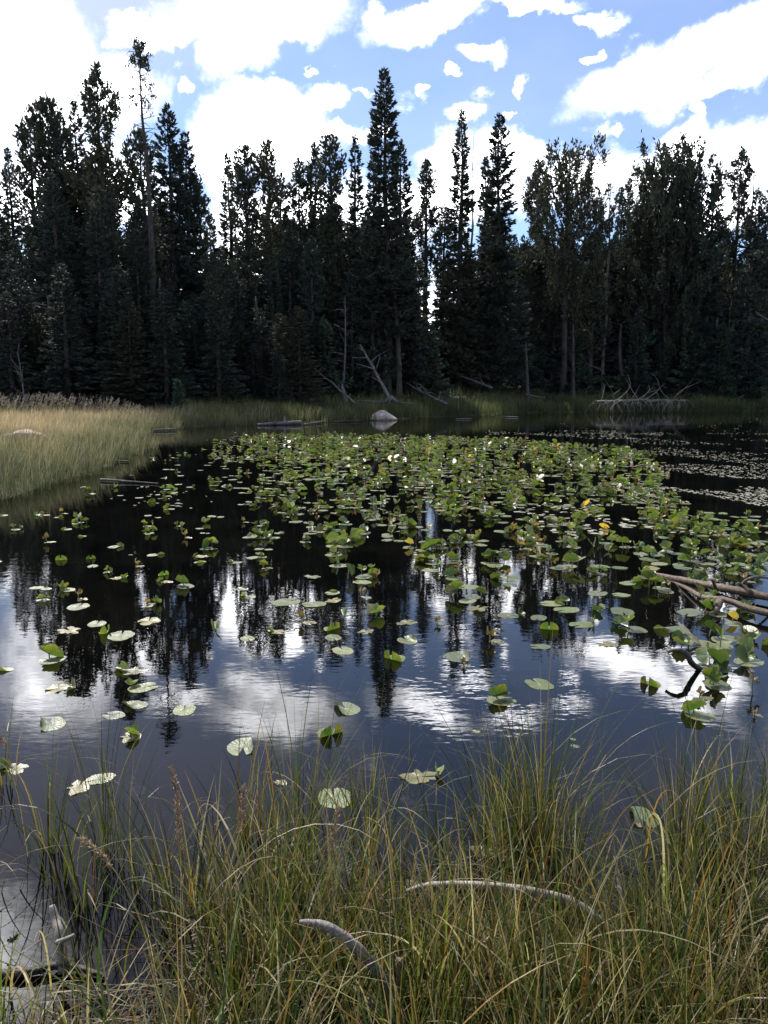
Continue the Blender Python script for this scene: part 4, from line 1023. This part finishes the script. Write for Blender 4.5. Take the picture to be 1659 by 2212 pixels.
rl = random.Random(77)
STUFF = MB()
def leaves_for(form, size):
    """list of (kind, dx, dy, z, tilt, roll, yaw, scale, stem)"""
    out = []; s = size / .2
    def a(kind, x=0, y=0, z=0, tilt=0, yaw=None, sc_=1.0, stem=False): out.append((kind, x * size, y * size, z * size, tilt, yaw if yaw is not None else rl.uniform(0, 6.28), s * sc_, stem))
    if form == 'flat': a('flat')
    elif form == 'pair': a('flat', -.3, .1); a('flat', .55, -.25, .02, sc_=.8)
    elif form == 'lip': a('lip')
    elif form == 'lobes': a('lobes', yaw=rl.uniform(.5, 2.6))
    elif form == 'fold': a('fold', z=.1, stem=True, tilt=rl.uniform(-.4, .4))
    elif form == 'wings': a('flat', 0, -.1); a('fold', -.15, .15, .12, tilt=rl.uniform(.5, .9), sc_=.85, stem=True)
    elif form == 'padcurl': a(rl.choice(['flat', 'rag']), 0, 0); a(rl.choice(['cup', 'fold', 'lip']), rl.choice([-.45, .45]), .1, .05, rl.uniform(.2, .8), sc_=.62)
    elif form == 'rosette':
        a(rl.choice(['flat', 'rag']), 0, -.1)
        for i in range(rl.randint(2, 3)): a(rl.choice(['fold', 'cup', 'lobes', 'fold']), rl.uniform(-.5, .5), rl.uniform(-.2, .5), rl.uniform(.08, .35), rl.uniform(.1, 1.0), sc_=rl.uniform(.6, .9), stem=True)
    elif form == 'clump':
        for i in range(2): a('flat', rl.uniform(-.6, .6), rl.uniform(-.5, .5), sc_=.9)
        for i in range(rl.randint(3, 5)): a(rl.choice(['fold', 'cup', 'fold', 'rag', 'lip', 'brown']), rl.uniform(-.7, .7), rl.uniform(-.5, .5), rl.uniform(.05, .40), rl.uniform(.1, 1.1), sc_=rl.uniform(.5, 1), stem=True)
    elif form == 'withered': a('brown', 0, 0, .25, rl.uniform(.2, .8), stem=True, sc_=.9); a('rag', .25, -.1, sc_=.7)
    elif form == 'rag': a('rag')
    elif form == 'yellow': a('flat', 0, -.2, sc_=.9); a('yellow', .1, .1, .2, .7, sc_=.75, stem=True)
    elif form == 'stalk': a('brown', 0, 0, .75, .6, stem=True, sc_=.8); a('brown', .25, 0, .6, 1.2, sc_=.5)
    return out
def emit(form, pos, size, thingy=None):
    lv = leaves_for(form, size)
    if thingy is not None and form in ('flat', 'lip', 'lobes', 'rag'):   # a single floating leaf
        k, x, y, z, tilt, yaw, s, stem = lv[0]
        thingy.rotation_euler = (0, 0, yaw)
        q = link('leaf', rl.choice(LEAF[k])[0], thingy); q.scale = (s, s, s)
        return
    for (k, x, y, z, tilt, yaw, s, stem) in lv:
        me, geo_ = rl.choice(LEAF[k]); ta = rl.uniform(0, 6.28)
        rot = Matrix.Rotation(tilt, 3, Vector((math.cos(ta), math.sin(ta), 0))) @ Matrix.Rotation(yaw, 3, 'Z')
        off = np.array([x, y, z]); ra = np.array(rot); zmin = ((geo_[0] * s) @ ra.T)[:, 2].min() + z
        if tilt > 0 and zmin < -.03: off[2] += (-.03 - zmin)
        if thingy is not None:
            q = link('leaf', me, thingy); q.scale = (s, s, s); q.location = off; q.rotation_euler = rot.to_euler()
            if stem:
                t_ = link('stem', STEM, thingy); t_.location = off; hh = off[2] + pos[2] + .12; t_.scale = (.09, .09, hh); t_.rotation_euler = (0, rl.uniform(-.3, .3), ta)
        else:
            v = (geo_[0] * s) @ ra.T + off + pos; c = geo_[3] * rl.uniform(.4, 1.5); STUFF.add(v, geo_[1], geo_[2], c, geo_[4])
FORM_WORDS = {'flat': 'single flat lily pad', 'pair': 'pair of floating lily pads', 'lip': 'lily pad with one upturned edge', 'lobes': 'lily pad with two raised lobes',
              'fold': 'folded upright lily leaf', 'wings': 'lily pad with winged upright leaf', 'padcurl': 'lily pad with small curled leaf', 'rosette': 'lily with several upright leaves',
              'clump': 'crowded leafy lily clump', 'withered': 'withered brown lily leaf', 'rag': 'tattered yellowing lily pad', 'yellow': 'lily with bright yellow upright leaf', 'stalk': 'bare lily stalk with shrivelled brown head'}
NEAR = [(740, 1405, 58, 'flat'), (848, 1425, 62, 'lobes'), (880, 1383, 56, 'lip'), (992, 1420, 74, 'lip'), (1000, 1438, 34, 'withered'), (1163, 1477, 72, 'flat'), (1165, 1397, 46, 'flat'),
        (1163, 1335, 46, 'flat'), (1255, 1350, 60, 'padcurl'), (1084, 1512, 66, 'wings'), (745, 1530, 76, 'lip'), (716, 1588, 72, 'lobes'), (525, 1615, 86, 'lip'), (398, 1533, 62, 'flat'),
        (287, 1523, 62, 'lip'), (245, 1545, 52, 'flat'), (108, 1563, 80, 'lip'), (285, 1588, 56, 'rosette'), (213, 1683, 60, 'flat'), (32, 1660, 56, 'padcurl'), (125, 1488, 64, 'padcurl'),
        (112, 1424, 64, 'wings'), (292, 1450, 60, 'padcurl'), (312, 1485, 66, 'padcurl'), (262, 1372, 72, 'padcurl'), (210, 1347, 50, 'flat'), (150, 1362, 58, 'rag'), (465, 1362, 44, 'fold'),
        (535, 1380, 40, 'flat'), (322, 1341, 60, 'rag'), (170, 1310, 58, 'flat'), (8, 1447, 40, 'lip'), (722, 1722, 90, 'flat'), (908, 1678, 76, 'padcurl'), (1402, 1480, 56, 'lobes'), (1460, 1362, 66, 'padcurl'),
        (1368, 1358, 58, 'rosette'), (1310, 1392, 46, 'rag'), (1512, 1545, 66, 'wings'), (1512, 1508, 46, 'withered'), (1545, 1476, 72, 'rosette'), (1535, 1440, 76, 'rosette'), (1520, 1402, 78, 'clump'),
        (1612, 1428, 72, 'rosette'), (1585, 1382, 60, 'clump'), (1650, 1388, 60, 'clump'), (1580, 1345, 46, 'yellow'), (1345, 1322, 66, 'flat'), (1488, 1324, 64, 'flat'), (1548, 1325, 50, 'rosette'), (1222, 1318, 60, 'flat'),
        (1190, 1304, 56, 'padcurl'), (1186, 1360, 52, 'lobes'), (1243, 1612, 20, 'flat'), (1238, 1597, 14, 'flat'), (1028, 1580, 18, 'flat'), (1388, 1768, 86, 'lip'), (1205, 1812, 40, 'flat'),
        (1010, 1268, 52, 'flat'), (1058, 1386, 58, 'withered'), (720, 1360, 48, 'lobes'), (720, 1378, 46, 'flat'), (742, 1335, 46, 'fold'), (640, 1302, 70, 'pair'), (652, 1345, 52, 'withered'), (945, 1348, 34, 'withered'),
        (1622, 1500, 44, 'stalk'), (1630, 1545, 30, 'withered'), (1050, 1838, 60, 'rag'), (890, 1915, 46, 'flat'), (170, 1700, 60, 'rag'), (880, 1345, 48, 'rag'), (605, 1690, 30, 'rag'), (600, 1365, 40, 'padcurl'),
        (1100, 1330, 50, 'padcurl'), (790, 1365, 40, 'rag'), (780, 1290, 42, 'withered'), (1225, 1228, 50, 'clump')]
plants = []          # (x_disp, y_disp, size_m, form)
for (x, y, wpx, form) in NEAR:
    q = at_z(x, y); dist = math.hypot(q[1], CAM_H); plants.append((x, y, q, wpx / FD * dist * .98, form))
occupied = [(p[2][0], p[2][1]) for p in plants]
def zone_density(x, y):
    """how many plants per square metre the photograph shows"""
    top = np.interp(x, [200, 330, 450, 520, 700, 1100, 1430, 1500, 1659], [1010, 985, 955, 940, 938, 948, 975, 1100, 1085])
    if y < top or y > 1330: return 0
    if y < 1105:
        l = np.interp(y, [940, 1000, 1100], [470, 440, 480]); r_ = np.interp(y, [940, 985, 1030, 1100], [1250, 1420, 1440, 1480])
        if l < x < r_: return np.interp(y, [940, 1060, 1105], [8.0, 8.0, 4.6]) * (1 if x > 560 else .55)
        return 0.75 if x < l and x > 195 else (0.9 if x > r_ and y > 1085 else 0)
    if y < 1190:
        if x > 1480: return 5.0
        if x > 1060: return 4.4
        if x > 560: return 2.2
        return .95
    if y < 1260:
        if x > 1350: return 4.6
        if x > 640: return 2.2
        return 1.25
    return 2.6 if x > 1380 else (1.5 if x > 480 else 1.0)
rng = np.random.default_rng(404); cand = []
tries = 0
while tries < 60000:
    tries += 1
    x = rng.uniform(-12, 14); y = rng.uniform(4.8, 27); dx, dy = project((x, y, 0))
    if not (-40 < dx < 1700): continue
    dd = zone_density(dx, dy)
    if dy < 1110: dd *= 0.45 + .9 * sstep(vnoise(np.array([x * 1.9, y * 1.3, 0.]), 17), -.5, .35)
    else: dd *= 1.5 if dx > 560 else 1.6
    if rng.random() > dd / 8.0: continue
    sp = .12 + .22 / (dd + .2) * .8
    if any((x - a) ** 2 + (y - b_) ** 2 < sp * sp for a, b_ in occupied[-900:]): continue
    occupied.append((x, y))
    dense = dd > 3
    form = rng.choice(['clump', 'rosette', 'wings', 'fold', 'flat', 'pair', 'withered', 'yellow', 'padcurl', 'rag'], p=[.24, .20, .10, .06, .13, .10, .05, .02, .06, .04]) if dense else \
           rng.choice(['flat', 'lip', 'lobes', 'padcurl', 'pair', 'rosette', 'wings', 'fold', 'rag', 'withered', 'yellow', 'clump'], p=[.17, .10, .10, .14, .09, .12, .07, .05, .06, .05, .01, .04])
    cand.append((dx, dy, np.array([x, y, 0.0]), rng.uniform(.12, .195) * (rng.uniform(.6, .95) if dx < 620 else 1), str(form)))
    if len(cand) > 1650: break
cand.sort(key=lambda c: c[2][1])
allp = plants + cand
n_ind = 295
allp = plants + cand[:n_ind - len(plants)]
rest = cand[n_ind - len(plants):]
def zone_words(x, y):
    if y > 1640: return 'among the foreground grass'
    if y > 1420: return 'in the sky reflection, left' if x < 420 else 'in the sky reflection, centre' if x < 1240 else 'in the sky reflection, right'
    h_ = 'at far left' if x < 250 else 'left' if x < 520 else 'left of centre' if x < 760 else 'at centre' if x < 980 else 'right of centre' if x < 1220 else 'right' if x < 1440 else 'at far right'
    if y > 1325: return 'in front row ' + h_
    if y > 1275: return 'in second row ' + h_
    if y > 1235: return 'in third row ' + h_
    if y > 1195: return 'in dark water ' + h_
    return 'by the dense bed ' + h_
for (dx, dy, q, size, form) in allp:
    o = thing('pond_lily', (q[0], q[1], 0.0), None, 'water lily', 'pond lilies on the water')
    emit(form, np.array([q[0], q[1], 0.0]), size, o)
    sw = 'large ' if size > .2 else 'small ' if size < .14 else ''
    pend.append((o, sw + FORM_WORDS[form] + ' ' + zone_words(dx, dy), dx, dy))
for (dx, dy, q, size, form) in rest: emit(form, q, size)
tag(STUFF.obj('lily_bed', M_LILY), 'dense far bed of crowded green and yellowing lily leaves', 'water lilies', None, 'stuff')
print('lilies', len(allp), 'rest', len(rest))

# floating pondweed leaves: small pale flecks far right, few elsewhere
rng = np.random.default_rng(88); mb = MB(); na = 7; th = np.arange(na) / na * 6.283
def flecks(n, x0, x1, y0, y1, thr, size=(.02, .05), fx=.9, fy=.55, sd=3):
    got = 0
    for _ in range(n):
        dx = rng.uniform(x0, x1); dy = rng.uniform(y0, y1); q = at_z(dx, dy)
        v = vnoise(np.array([q[0] * fx, q[1] * fy, 0.]), sd) + .5 * vnoise(np.array([q[0] * fx * 3, q[1] * fy * 2.4, 0.]), sd + 5)
        if v < thr: continue
        if lake_sd(q[0], q[1]) > -.3: continue
        s = rng.uniform(*size); a = rng.uniform(0, 6.28)
        P0 = np.stack([np.cos(th) * s, np.sin(th) * s * rng.uniform(.45, .9), 0 * th + .003 + rng.uniform(0, .004)], -1)
        P0 = P0 @ np.array([[math.cos(a), math.sin(a), 0], [-math.sin(a), math.cos(a), 0], [0, 0, 1]]); P0[:, 2] += rng.normal(0, .0015, na)
        mb.add(P0 + [q[0], q[1], 0], [(0, k, k + 1) for k in range(1, na - 1)], None, np.array([.28, .27, .22]) * rng.uniform(.6, 1.2))
flecks(4300, 1360, 1680, 935, 1095, .05, (.014, .034)); flecks(700, 1050, 1430, 930, 948, .0); flecks(900, 1200, 1680, 885, 935, .45, fy=1.2)
flecks(500, 380, 900, 925, 1000, .3); flecks(160, 280, 560, 1050, 1230, .35, (.012, .03)); flecks(260, 1100, 1560, 1090, 1160, .1); flecks(120, 60, 420, 1020, 1150, .4)
tag(mb.obj('pondweed', M_LITTER, None, False), 'pale flecks of floating pondweed leaves on the dark water at right', 'pondweed', None, 'stuff')

# ------------------------------------------------------------------ driftwood in and by the near water
def wood(pts_disp, rads, label, name='driftwood_branch', mat_=M_DRIFT, group='driftwood in the near water', rough=.30, cat='branch', twigs=()):
    pts = [at_z(x, y, z) for (x, y, z) in pts_disp]; a = pts[0].copy()
    o = thing(name, a, label, cat, group)
    mb = MB(); add_tube(mb, [p - a for p in pts], rads, 10, rough, int(pts_disp[0][0]), sub=5); mb.obj('trunk' if rads[0] > .03 else 'stem', mat_, o)
    for tw in twigs:
        b = MB(); tp = [at_z(x, y, z) - a for (x, y, z) in tw[0]]; add_tube(b, tp, np.linspace(tw[1], tw[1] * .3, len(tp)), 7, .15, 3, sub=3); b.obj('branch', mat_, o)
    return o
wood([(1330, 1225, -.10), (1425, 1243, -.01), (1500, 1258, .02), (1560, 1270, .04), (1620, 1282, .05), (1720, 1303, .05)], [.012, .022, .026, .029, .031, .032], 'upper of two weathered logs slanting in from the right edge',
     'floating_log', cat='log', twigs=[([(1625, 1282, .09), (1600, 1262, .14), (1590, 1262, .16)], .02), ([(1545, 1268, .08), (1540, 1256, .16), (1536, 1250, .18)], .015)])
wood([(1445, 1256, -.03), (1480, 1268, .02), (1520, 1290, .04), (1570, 1296, .06), (1630, 1318, .06), (1720, 1335, .06)], [.008, .014, .018, .021, .023, .025], 'lower darker log slanting in from the right edge',
     'floating_log', cat='log', twigs=[([(1555, 1300, .05), (1548, 1318, .03), (1545, 1334, -.02)], .03)])
wood([(1442, 1408, .115), (1462, 1404, .135), (1482, 1412, .12), (1494, 1432, .06), (1520, 1452, -.03)], [.008, .013, .016, .016, .013], 'black twisted branch hooking out of the sky reflection', mat_=M_BLACK, rough=.3)
wood([(1602, 1262, .12), (1618, 1250, .2), (1640, 1246, .2), (1680, 1252, .12)], [.008, .010, .010, .008], 'thin arching pale stick above the upper slanting log', mat_=M_GREY)
wood([(648, 1990, .30), (700, 1998, .31), (750, 2028, .28), (800, 2078, .22), (850, 2150, .12), (880, 2240, -.02)], [.004, .010, .0125, .013, .013, .012], 'cracked grey driftwood branch lying in the grass, centre front', mat_=M_NEARGREY, rough=.22)
wood([(880, 1925, .12), (930, 1912, .16), (1030, 1912, .18), (1150, 1925, .17), (1245, 1952, .15), (1320, 2010, .10), (1400, 2080, -.02)], [.006, .009, .010, .011, .012, .012, .011], 'long curved pale branch lying through the grass, right front', mat_=M_PALE, rough=.12)
wood([(1350, 2120, .0), (1352, 2040, .06), (1345, 1960, .10), (1335, 1890, .14), (1328, 1850, .17)], [.011, .010, .008, .007, .004], 'pale stick standing up through the right front grass', mat_=M_GREY, rough=.14)
wood([(866, 2260, -.02), (868, 2190, .04), (866, 2130, .10), (862, 2068, .155)], [.017, .014, .012, .010], 'short broken post of bark-stripped wood, bottom centre', 'broken_post', mat_=M_DRIFT, rough=.2, cat='post')
wood([(760, 2130, .05), (800, 2168, .05), (860, 2200, .04), (900, 2230, .03)], [.006, .010, .012, .012], 'forked grey branch at the bottom edge, below the cracked one', mat_=M_GREY, rough=.2)
wood([(112, 1955, .14), (120, 1985, .11), (130, 2025, .08), (138, 2100, .0)], [.007, .012, .014, .016], 'pale broken snag with pink heartwood, bottom left', 'broken_snag', mat_=M_PALE, rough=.3, cat='post', twigs=[([(125, 2035, .09), (150, 2025, .12), (160, 2018, .13)], .008)])
wood([(1590, 2140, .04), (1620, 2060, .10), (1659, 2000, .16), (1690, 1960, .2)], [.006, .006, .005, .004], 'thin grey twig rising at the lower right edge', mat_=M_GREY)
wood([(0, 2105, .01), (60, 2100, .015), (140, 2085, .02), (230, 2110, .01)], [.012, .013, .010, .006], 'dark soaked stick lying in bottom left water', mat_=M_BLACK)

# ------------------------------------------------------------------ foreground sedges
rng = np.random.default_rng(2024)
def sedge(cx, cy, n, hmean, spread, wts, dirb=None, lean=.22, kap=(.1, 1.5), wd=(.0028, .0082), mb=None, seed=0, hs=.22, cz=None):
    r = np.random.default_rng(seed); a = r.uniform(0, 6.28, n); d = np.abs(r.normal(0, spread, n))
    b = np.stack([cx + np.cos(a) * d, cy + np.sin(a) * d * .8, np.zeros(n)], -1)
    b[:, 2] = np.maximum(terrain(b[:, 0], b[:, 1]), -.06) - .01
    h = np.clip(r.normal(hmean, hmean * hs, n), .12, 1.1); c, k = pick(r, n, wts)
    ld = a + r.normal(0, .8, n) if dirb is None else dirb + r.normal(0, .8, n)
    th0 = np.abs(r.normal(0, lean, n)); kp = r.uniform(kap[0], kap[1], n) ** 1.0 * np.where(r.uniform(0, 1, n) < .22, 2.0, .62)
    w_ = r.uniform(wd[0], wd[1], n); tc = c.copy(); m = r.uniform(0, 1, n) < .25; tc[m] = RUST[r.integers(0, 3, m.sum())] * .6 + STRAW[r.integers(0, 3, m.sum())] * .4
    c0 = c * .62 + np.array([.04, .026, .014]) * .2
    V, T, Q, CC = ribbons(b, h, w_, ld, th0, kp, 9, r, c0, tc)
    if mb is None: mb = MB()
    mb.add(V, T, Q, CC); return mb
W_GREEN = (.72, .19, .05, .04); W_MIX = (.60, .24, .09, .07); W_DRY = (.25, .25, .36, .14)
TUFTS = [  # base in the photo, blades, height, spread, colours, label
    (105, 1835, 26, .50, .035, W_MIX, 'sparse dark sedge tuft in open water near the left edge'),
    (135, 1905, 16, .34, .02, W_GREEN, 'thin green sedge tuft second from the left edge'),
    (228, 1850, 30, .60, .035, W_GREEN, 'tall slender sedge tuft left of the open dark water'),
    (262, 1880, 22, .48, .03, W_MIX, 'leaning sedge tuft with submerged dark stems, left foreground'),
    (8, 1700, 14, .40, .03, W_DRY, 'dead bent sedge stalks at the left edge'),
    (340, 1905, 22, .40, .04, W_MIX, 'low arching sedge tuft between open water and centre grass'),
    (655, 1840, 60, .60, .06, W_MIX, 'tall arching sedge tuft left of centre in front of sky reflection'),
    (800, 1850, 55, .50, .07, W_MIX, 'fine sedge tuft at centre below the lily pads'),
    (1165, 1890, 210, .60, .085, (.7, .2, .06, .04), 'thick bright green sedge tuft right of centre'),
    (1090, 1860, 90, .52, .07, W_GREEN, 'green sedge tuft against the left of the thick bright one'),
    (1480, 1890, 80, .52, .07, W_GREEN, 'green sedge tuft at right before the grey reflection'),
    (1590, 1880, 80, .50, .08, W_MIX, 'mixed sedge tuft near the right edge'),
]
for i, (x, y, n, h, s, wts, lab) in enumerate(TUFTS):
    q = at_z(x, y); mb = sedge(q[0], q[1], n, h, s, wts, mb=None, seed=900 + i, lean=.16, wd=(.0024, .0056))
    for v in mb.v: v -= np.array([q[0], q[1], 0], np.float32)
    o = mb.obj('sedge_tuft', M_SEDGE, None, False); o.location = (q[0], q[1], 0); tag(o, lab, 'sedge', 'sedge tufts rising from the near water')
mb = MB(); placed = 0
for i in range(1400):
    cyv = rng.uniform(.95, 2.95); cxv = rng.uniform(-.56, .56) * (cyv + .7) * 1.02
    dx, dy = project((cxv, cyv, 0)); 
    if cyv < 1.5: d = 1.0 if dx > 330 else .40
    elif cyv < 2.05: d = 1.0 if dx > 420 else (.14 if dx > 120 else .26)
    elif cyv < 2.5: d = (.03 if dx < 400 else .50 if dx < 1250 else .12 if dx < 1430 else .7)
    else: d = (.0 if dx < 430 else .14 if dx < 1240 else .0 if dx < 1440 else .10)
    if 1.0 < cyv < 1.9 and 600 < dx < 900 and rng.random() < .45: continue
    if rng.random() > d: continue
    hm = rng.uniform(.26, .44) if cyv > 1.9 else rng.uniform(.28, .50)
    n = int(rng.integers(7, 24)); wts = [W_GREEN, W_MIX, W_MIX, W_DRY][rng.integers(4)]
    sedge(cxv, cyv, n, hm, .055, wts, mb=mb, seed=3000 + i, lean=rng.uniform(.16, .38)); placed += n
# long arching blades, many of them dry and pale
r = np.random.default_rng(55); n = 300; yv = r.uniform(1.0, 2.6, n); xv = r.uniform(-.56, .56, n) * (yv + .7)
dxa, _ = proj_arr(np.stack([xv, yv, 0 * xv], -1)); k = (r.uniform(0, 1, n) < np.where(dxa < 400, .35, 1)); xv, yv = xv[k], yv[k]; n = len(xv)
bb = np.stack([xv, yv, np.maximum(terrain(xv, yv), -.05)], -1); c, _ = pick(r, n, (.3, .3, .32, .08)); c *= 1.0
V, T, Q, CC = ribbons(bb, r.uniform(.40, .80, n), r.uniform(.003, .0085, n), r.uniform(0, 6.28, n), np.abs(r.normal(.2, .15, n)), r.uniform(1.2, 3.0, n), 12, r, c)
mb.add(V, T, Q, CC)
tag(mb.obj('sedge_grass', M_SEDGE, None, False), 'dense mixed green and straw sedges filling the foreground', 'grass', None, 'stuff')
print('sedge blades', placed)
# seed heads
def seed_stalk(x, y, h, ldir, label, k=1.1, seed=0):
    q = at_z(x, y); r = np.random.default_rng(seed); o = thing('seed_head_grass', (q[0], q[1], 0), label, 'grass', 'grasses with brown seed heads')
    V, T, Q, CC = ribbons(np.array([[0, 0, 0.]]), np.array([h]), np.array([.004]), np.array([ldir]), np.array([.15]), np.array([k]), 10, r, np.array([[.22, .17, .06]]))
    m1 = MB(); m1.add(V, T, Q, CC); m1.obj('stem', M_SEDGE, o, False)
    c = np.concatenate([(V[0:-1:2] + V[1::2]) / 2, V[-1:]]); n = 230; u = r.uniform(.74, 1.0, n) * (len(c) - 1)
    p = np.stack([np.interp(u, np.arange(len(c)), c[:, j]) for j in range(3)], -1); dr = c[-1] - c[-3]; dr /= np.linalg.norm(dr)
    vv, ff = needles(p + r.normal(0, .003, (n, 3)), dr + r.normal(0, .5, (n, 3)), r.uniform(.008, .017, n), r.uniform(.0014, .0026, n), r)
    m2 = MB(); m2.add(vv, ff, None, np.repeat(np.array([[.27, .19, .12]]) * r.uniform(.6, 1.3, (n, 1)), 4, 0)); m2.obj('seed_head', M_LITTER, o, False)
seed_stalk(340, 2150, .50, 2.6, 'drooping tan seed head arching left, lower left foreground', 1.5, 1)
seed_stalk(430, 2050, .52, 2.2, 'upright brown seed head left of centre foreground', .5, 2)
seed_stalk(405, 2140, .50, 1.9, 'shaggy brown seed head beside the upright one', .3, 3)
seed_stalk(505, 2080, .48, 1.4, 'small pale seed head above the centre-left grass', .3, 4)
seed_stalk(690, 2100, .44, 1.2, 'thin seed head behind the cracked driftwood branch', .5, 5)
seed_stalk(60, 1850, .52, 2.4, 'dark drooping seed head above open water at the far left', 1.0, 6)
# litter: dead blades lying on water and bank
N = 7000; y = rng.uniform(.9, 2.5, N); x = rng.uniform(-.56, .56, N) * (y + .7)
dxa, dya = proj_arr(np.stack([x, y, 0 * x], -1)); pz = vnoise(np.stack([x * 3, y * 3, 0 * x], -1), 3)
keep = (rng.uniform(0, 1, N) < np.where(dxa < 400, np.where(y > 1.9, .02, .40), np.where(y > 2.2, .12, .9))) & (pz > -.45)
x, y = x[keep], y[keep]; n = len(x); a = rng.uniform(0, 6.28, n); z = np.maximum(terrain(x, y), 0) + rng.uniform(.003, .05, n)
b = np.stack([x, y, z], -1)
c, k = pick(rng, n, (.05, .15, .55, .25)); c *= .5
V, T, Q, CC = ribbons(b, rng.uniform(.08, .34, n), rng.uniform(.002, .005, n), a, rng.uniform(1.25, 1.62, n), rng.normal(0, .25, n), 5, rng, c)
V[:, 2] = np.maximum(V[:, 2], .004)
mb = MB(); mb.add(V, T, Q, CC); tag(mb.obj('dead_grass', M_LITTER, None, False), 'matted dead straw lying on the water and bank at the bottom', 'dead grass', None, 'stuff')

# ------------------------------------------------------------------ labels that need a place in a row
ORD = ['leftmost', 'second from left', 'third from left', 'fourth from left', 'fifth from left', 'sixth from left', 'seventh from left', 'eighth from left', 'ninth from left', 'tenth from left',
       'eleventh from left', 'twelfth from left', 'thirteenth from left', 'fourteenth from left', 'fifteenth from left', 'sixteenth from left']
from collections import defaultdict
byl = defaultdict(list)
for it in pend: byl[it[1]].append(it)
for lab, its in byl.items():
    its.sort(key=lambda t: t[2])
    for i, it in enumerate(its):
        if len(its) == 1: it[0]['label'] = lab
        elif len(its) == 2: it[0]['label'] = lab + (', left one' if i == 0 else ', right one')
        else: it[0]['label'] = lab + ', ' + (ORD[i] if i < len(ORD) and i < len(its) - 1 else 'rightmost')

print('TRIS', sum(len(m.loops) - 2 * len(m.polygons) for m in bpy.data.meshes))
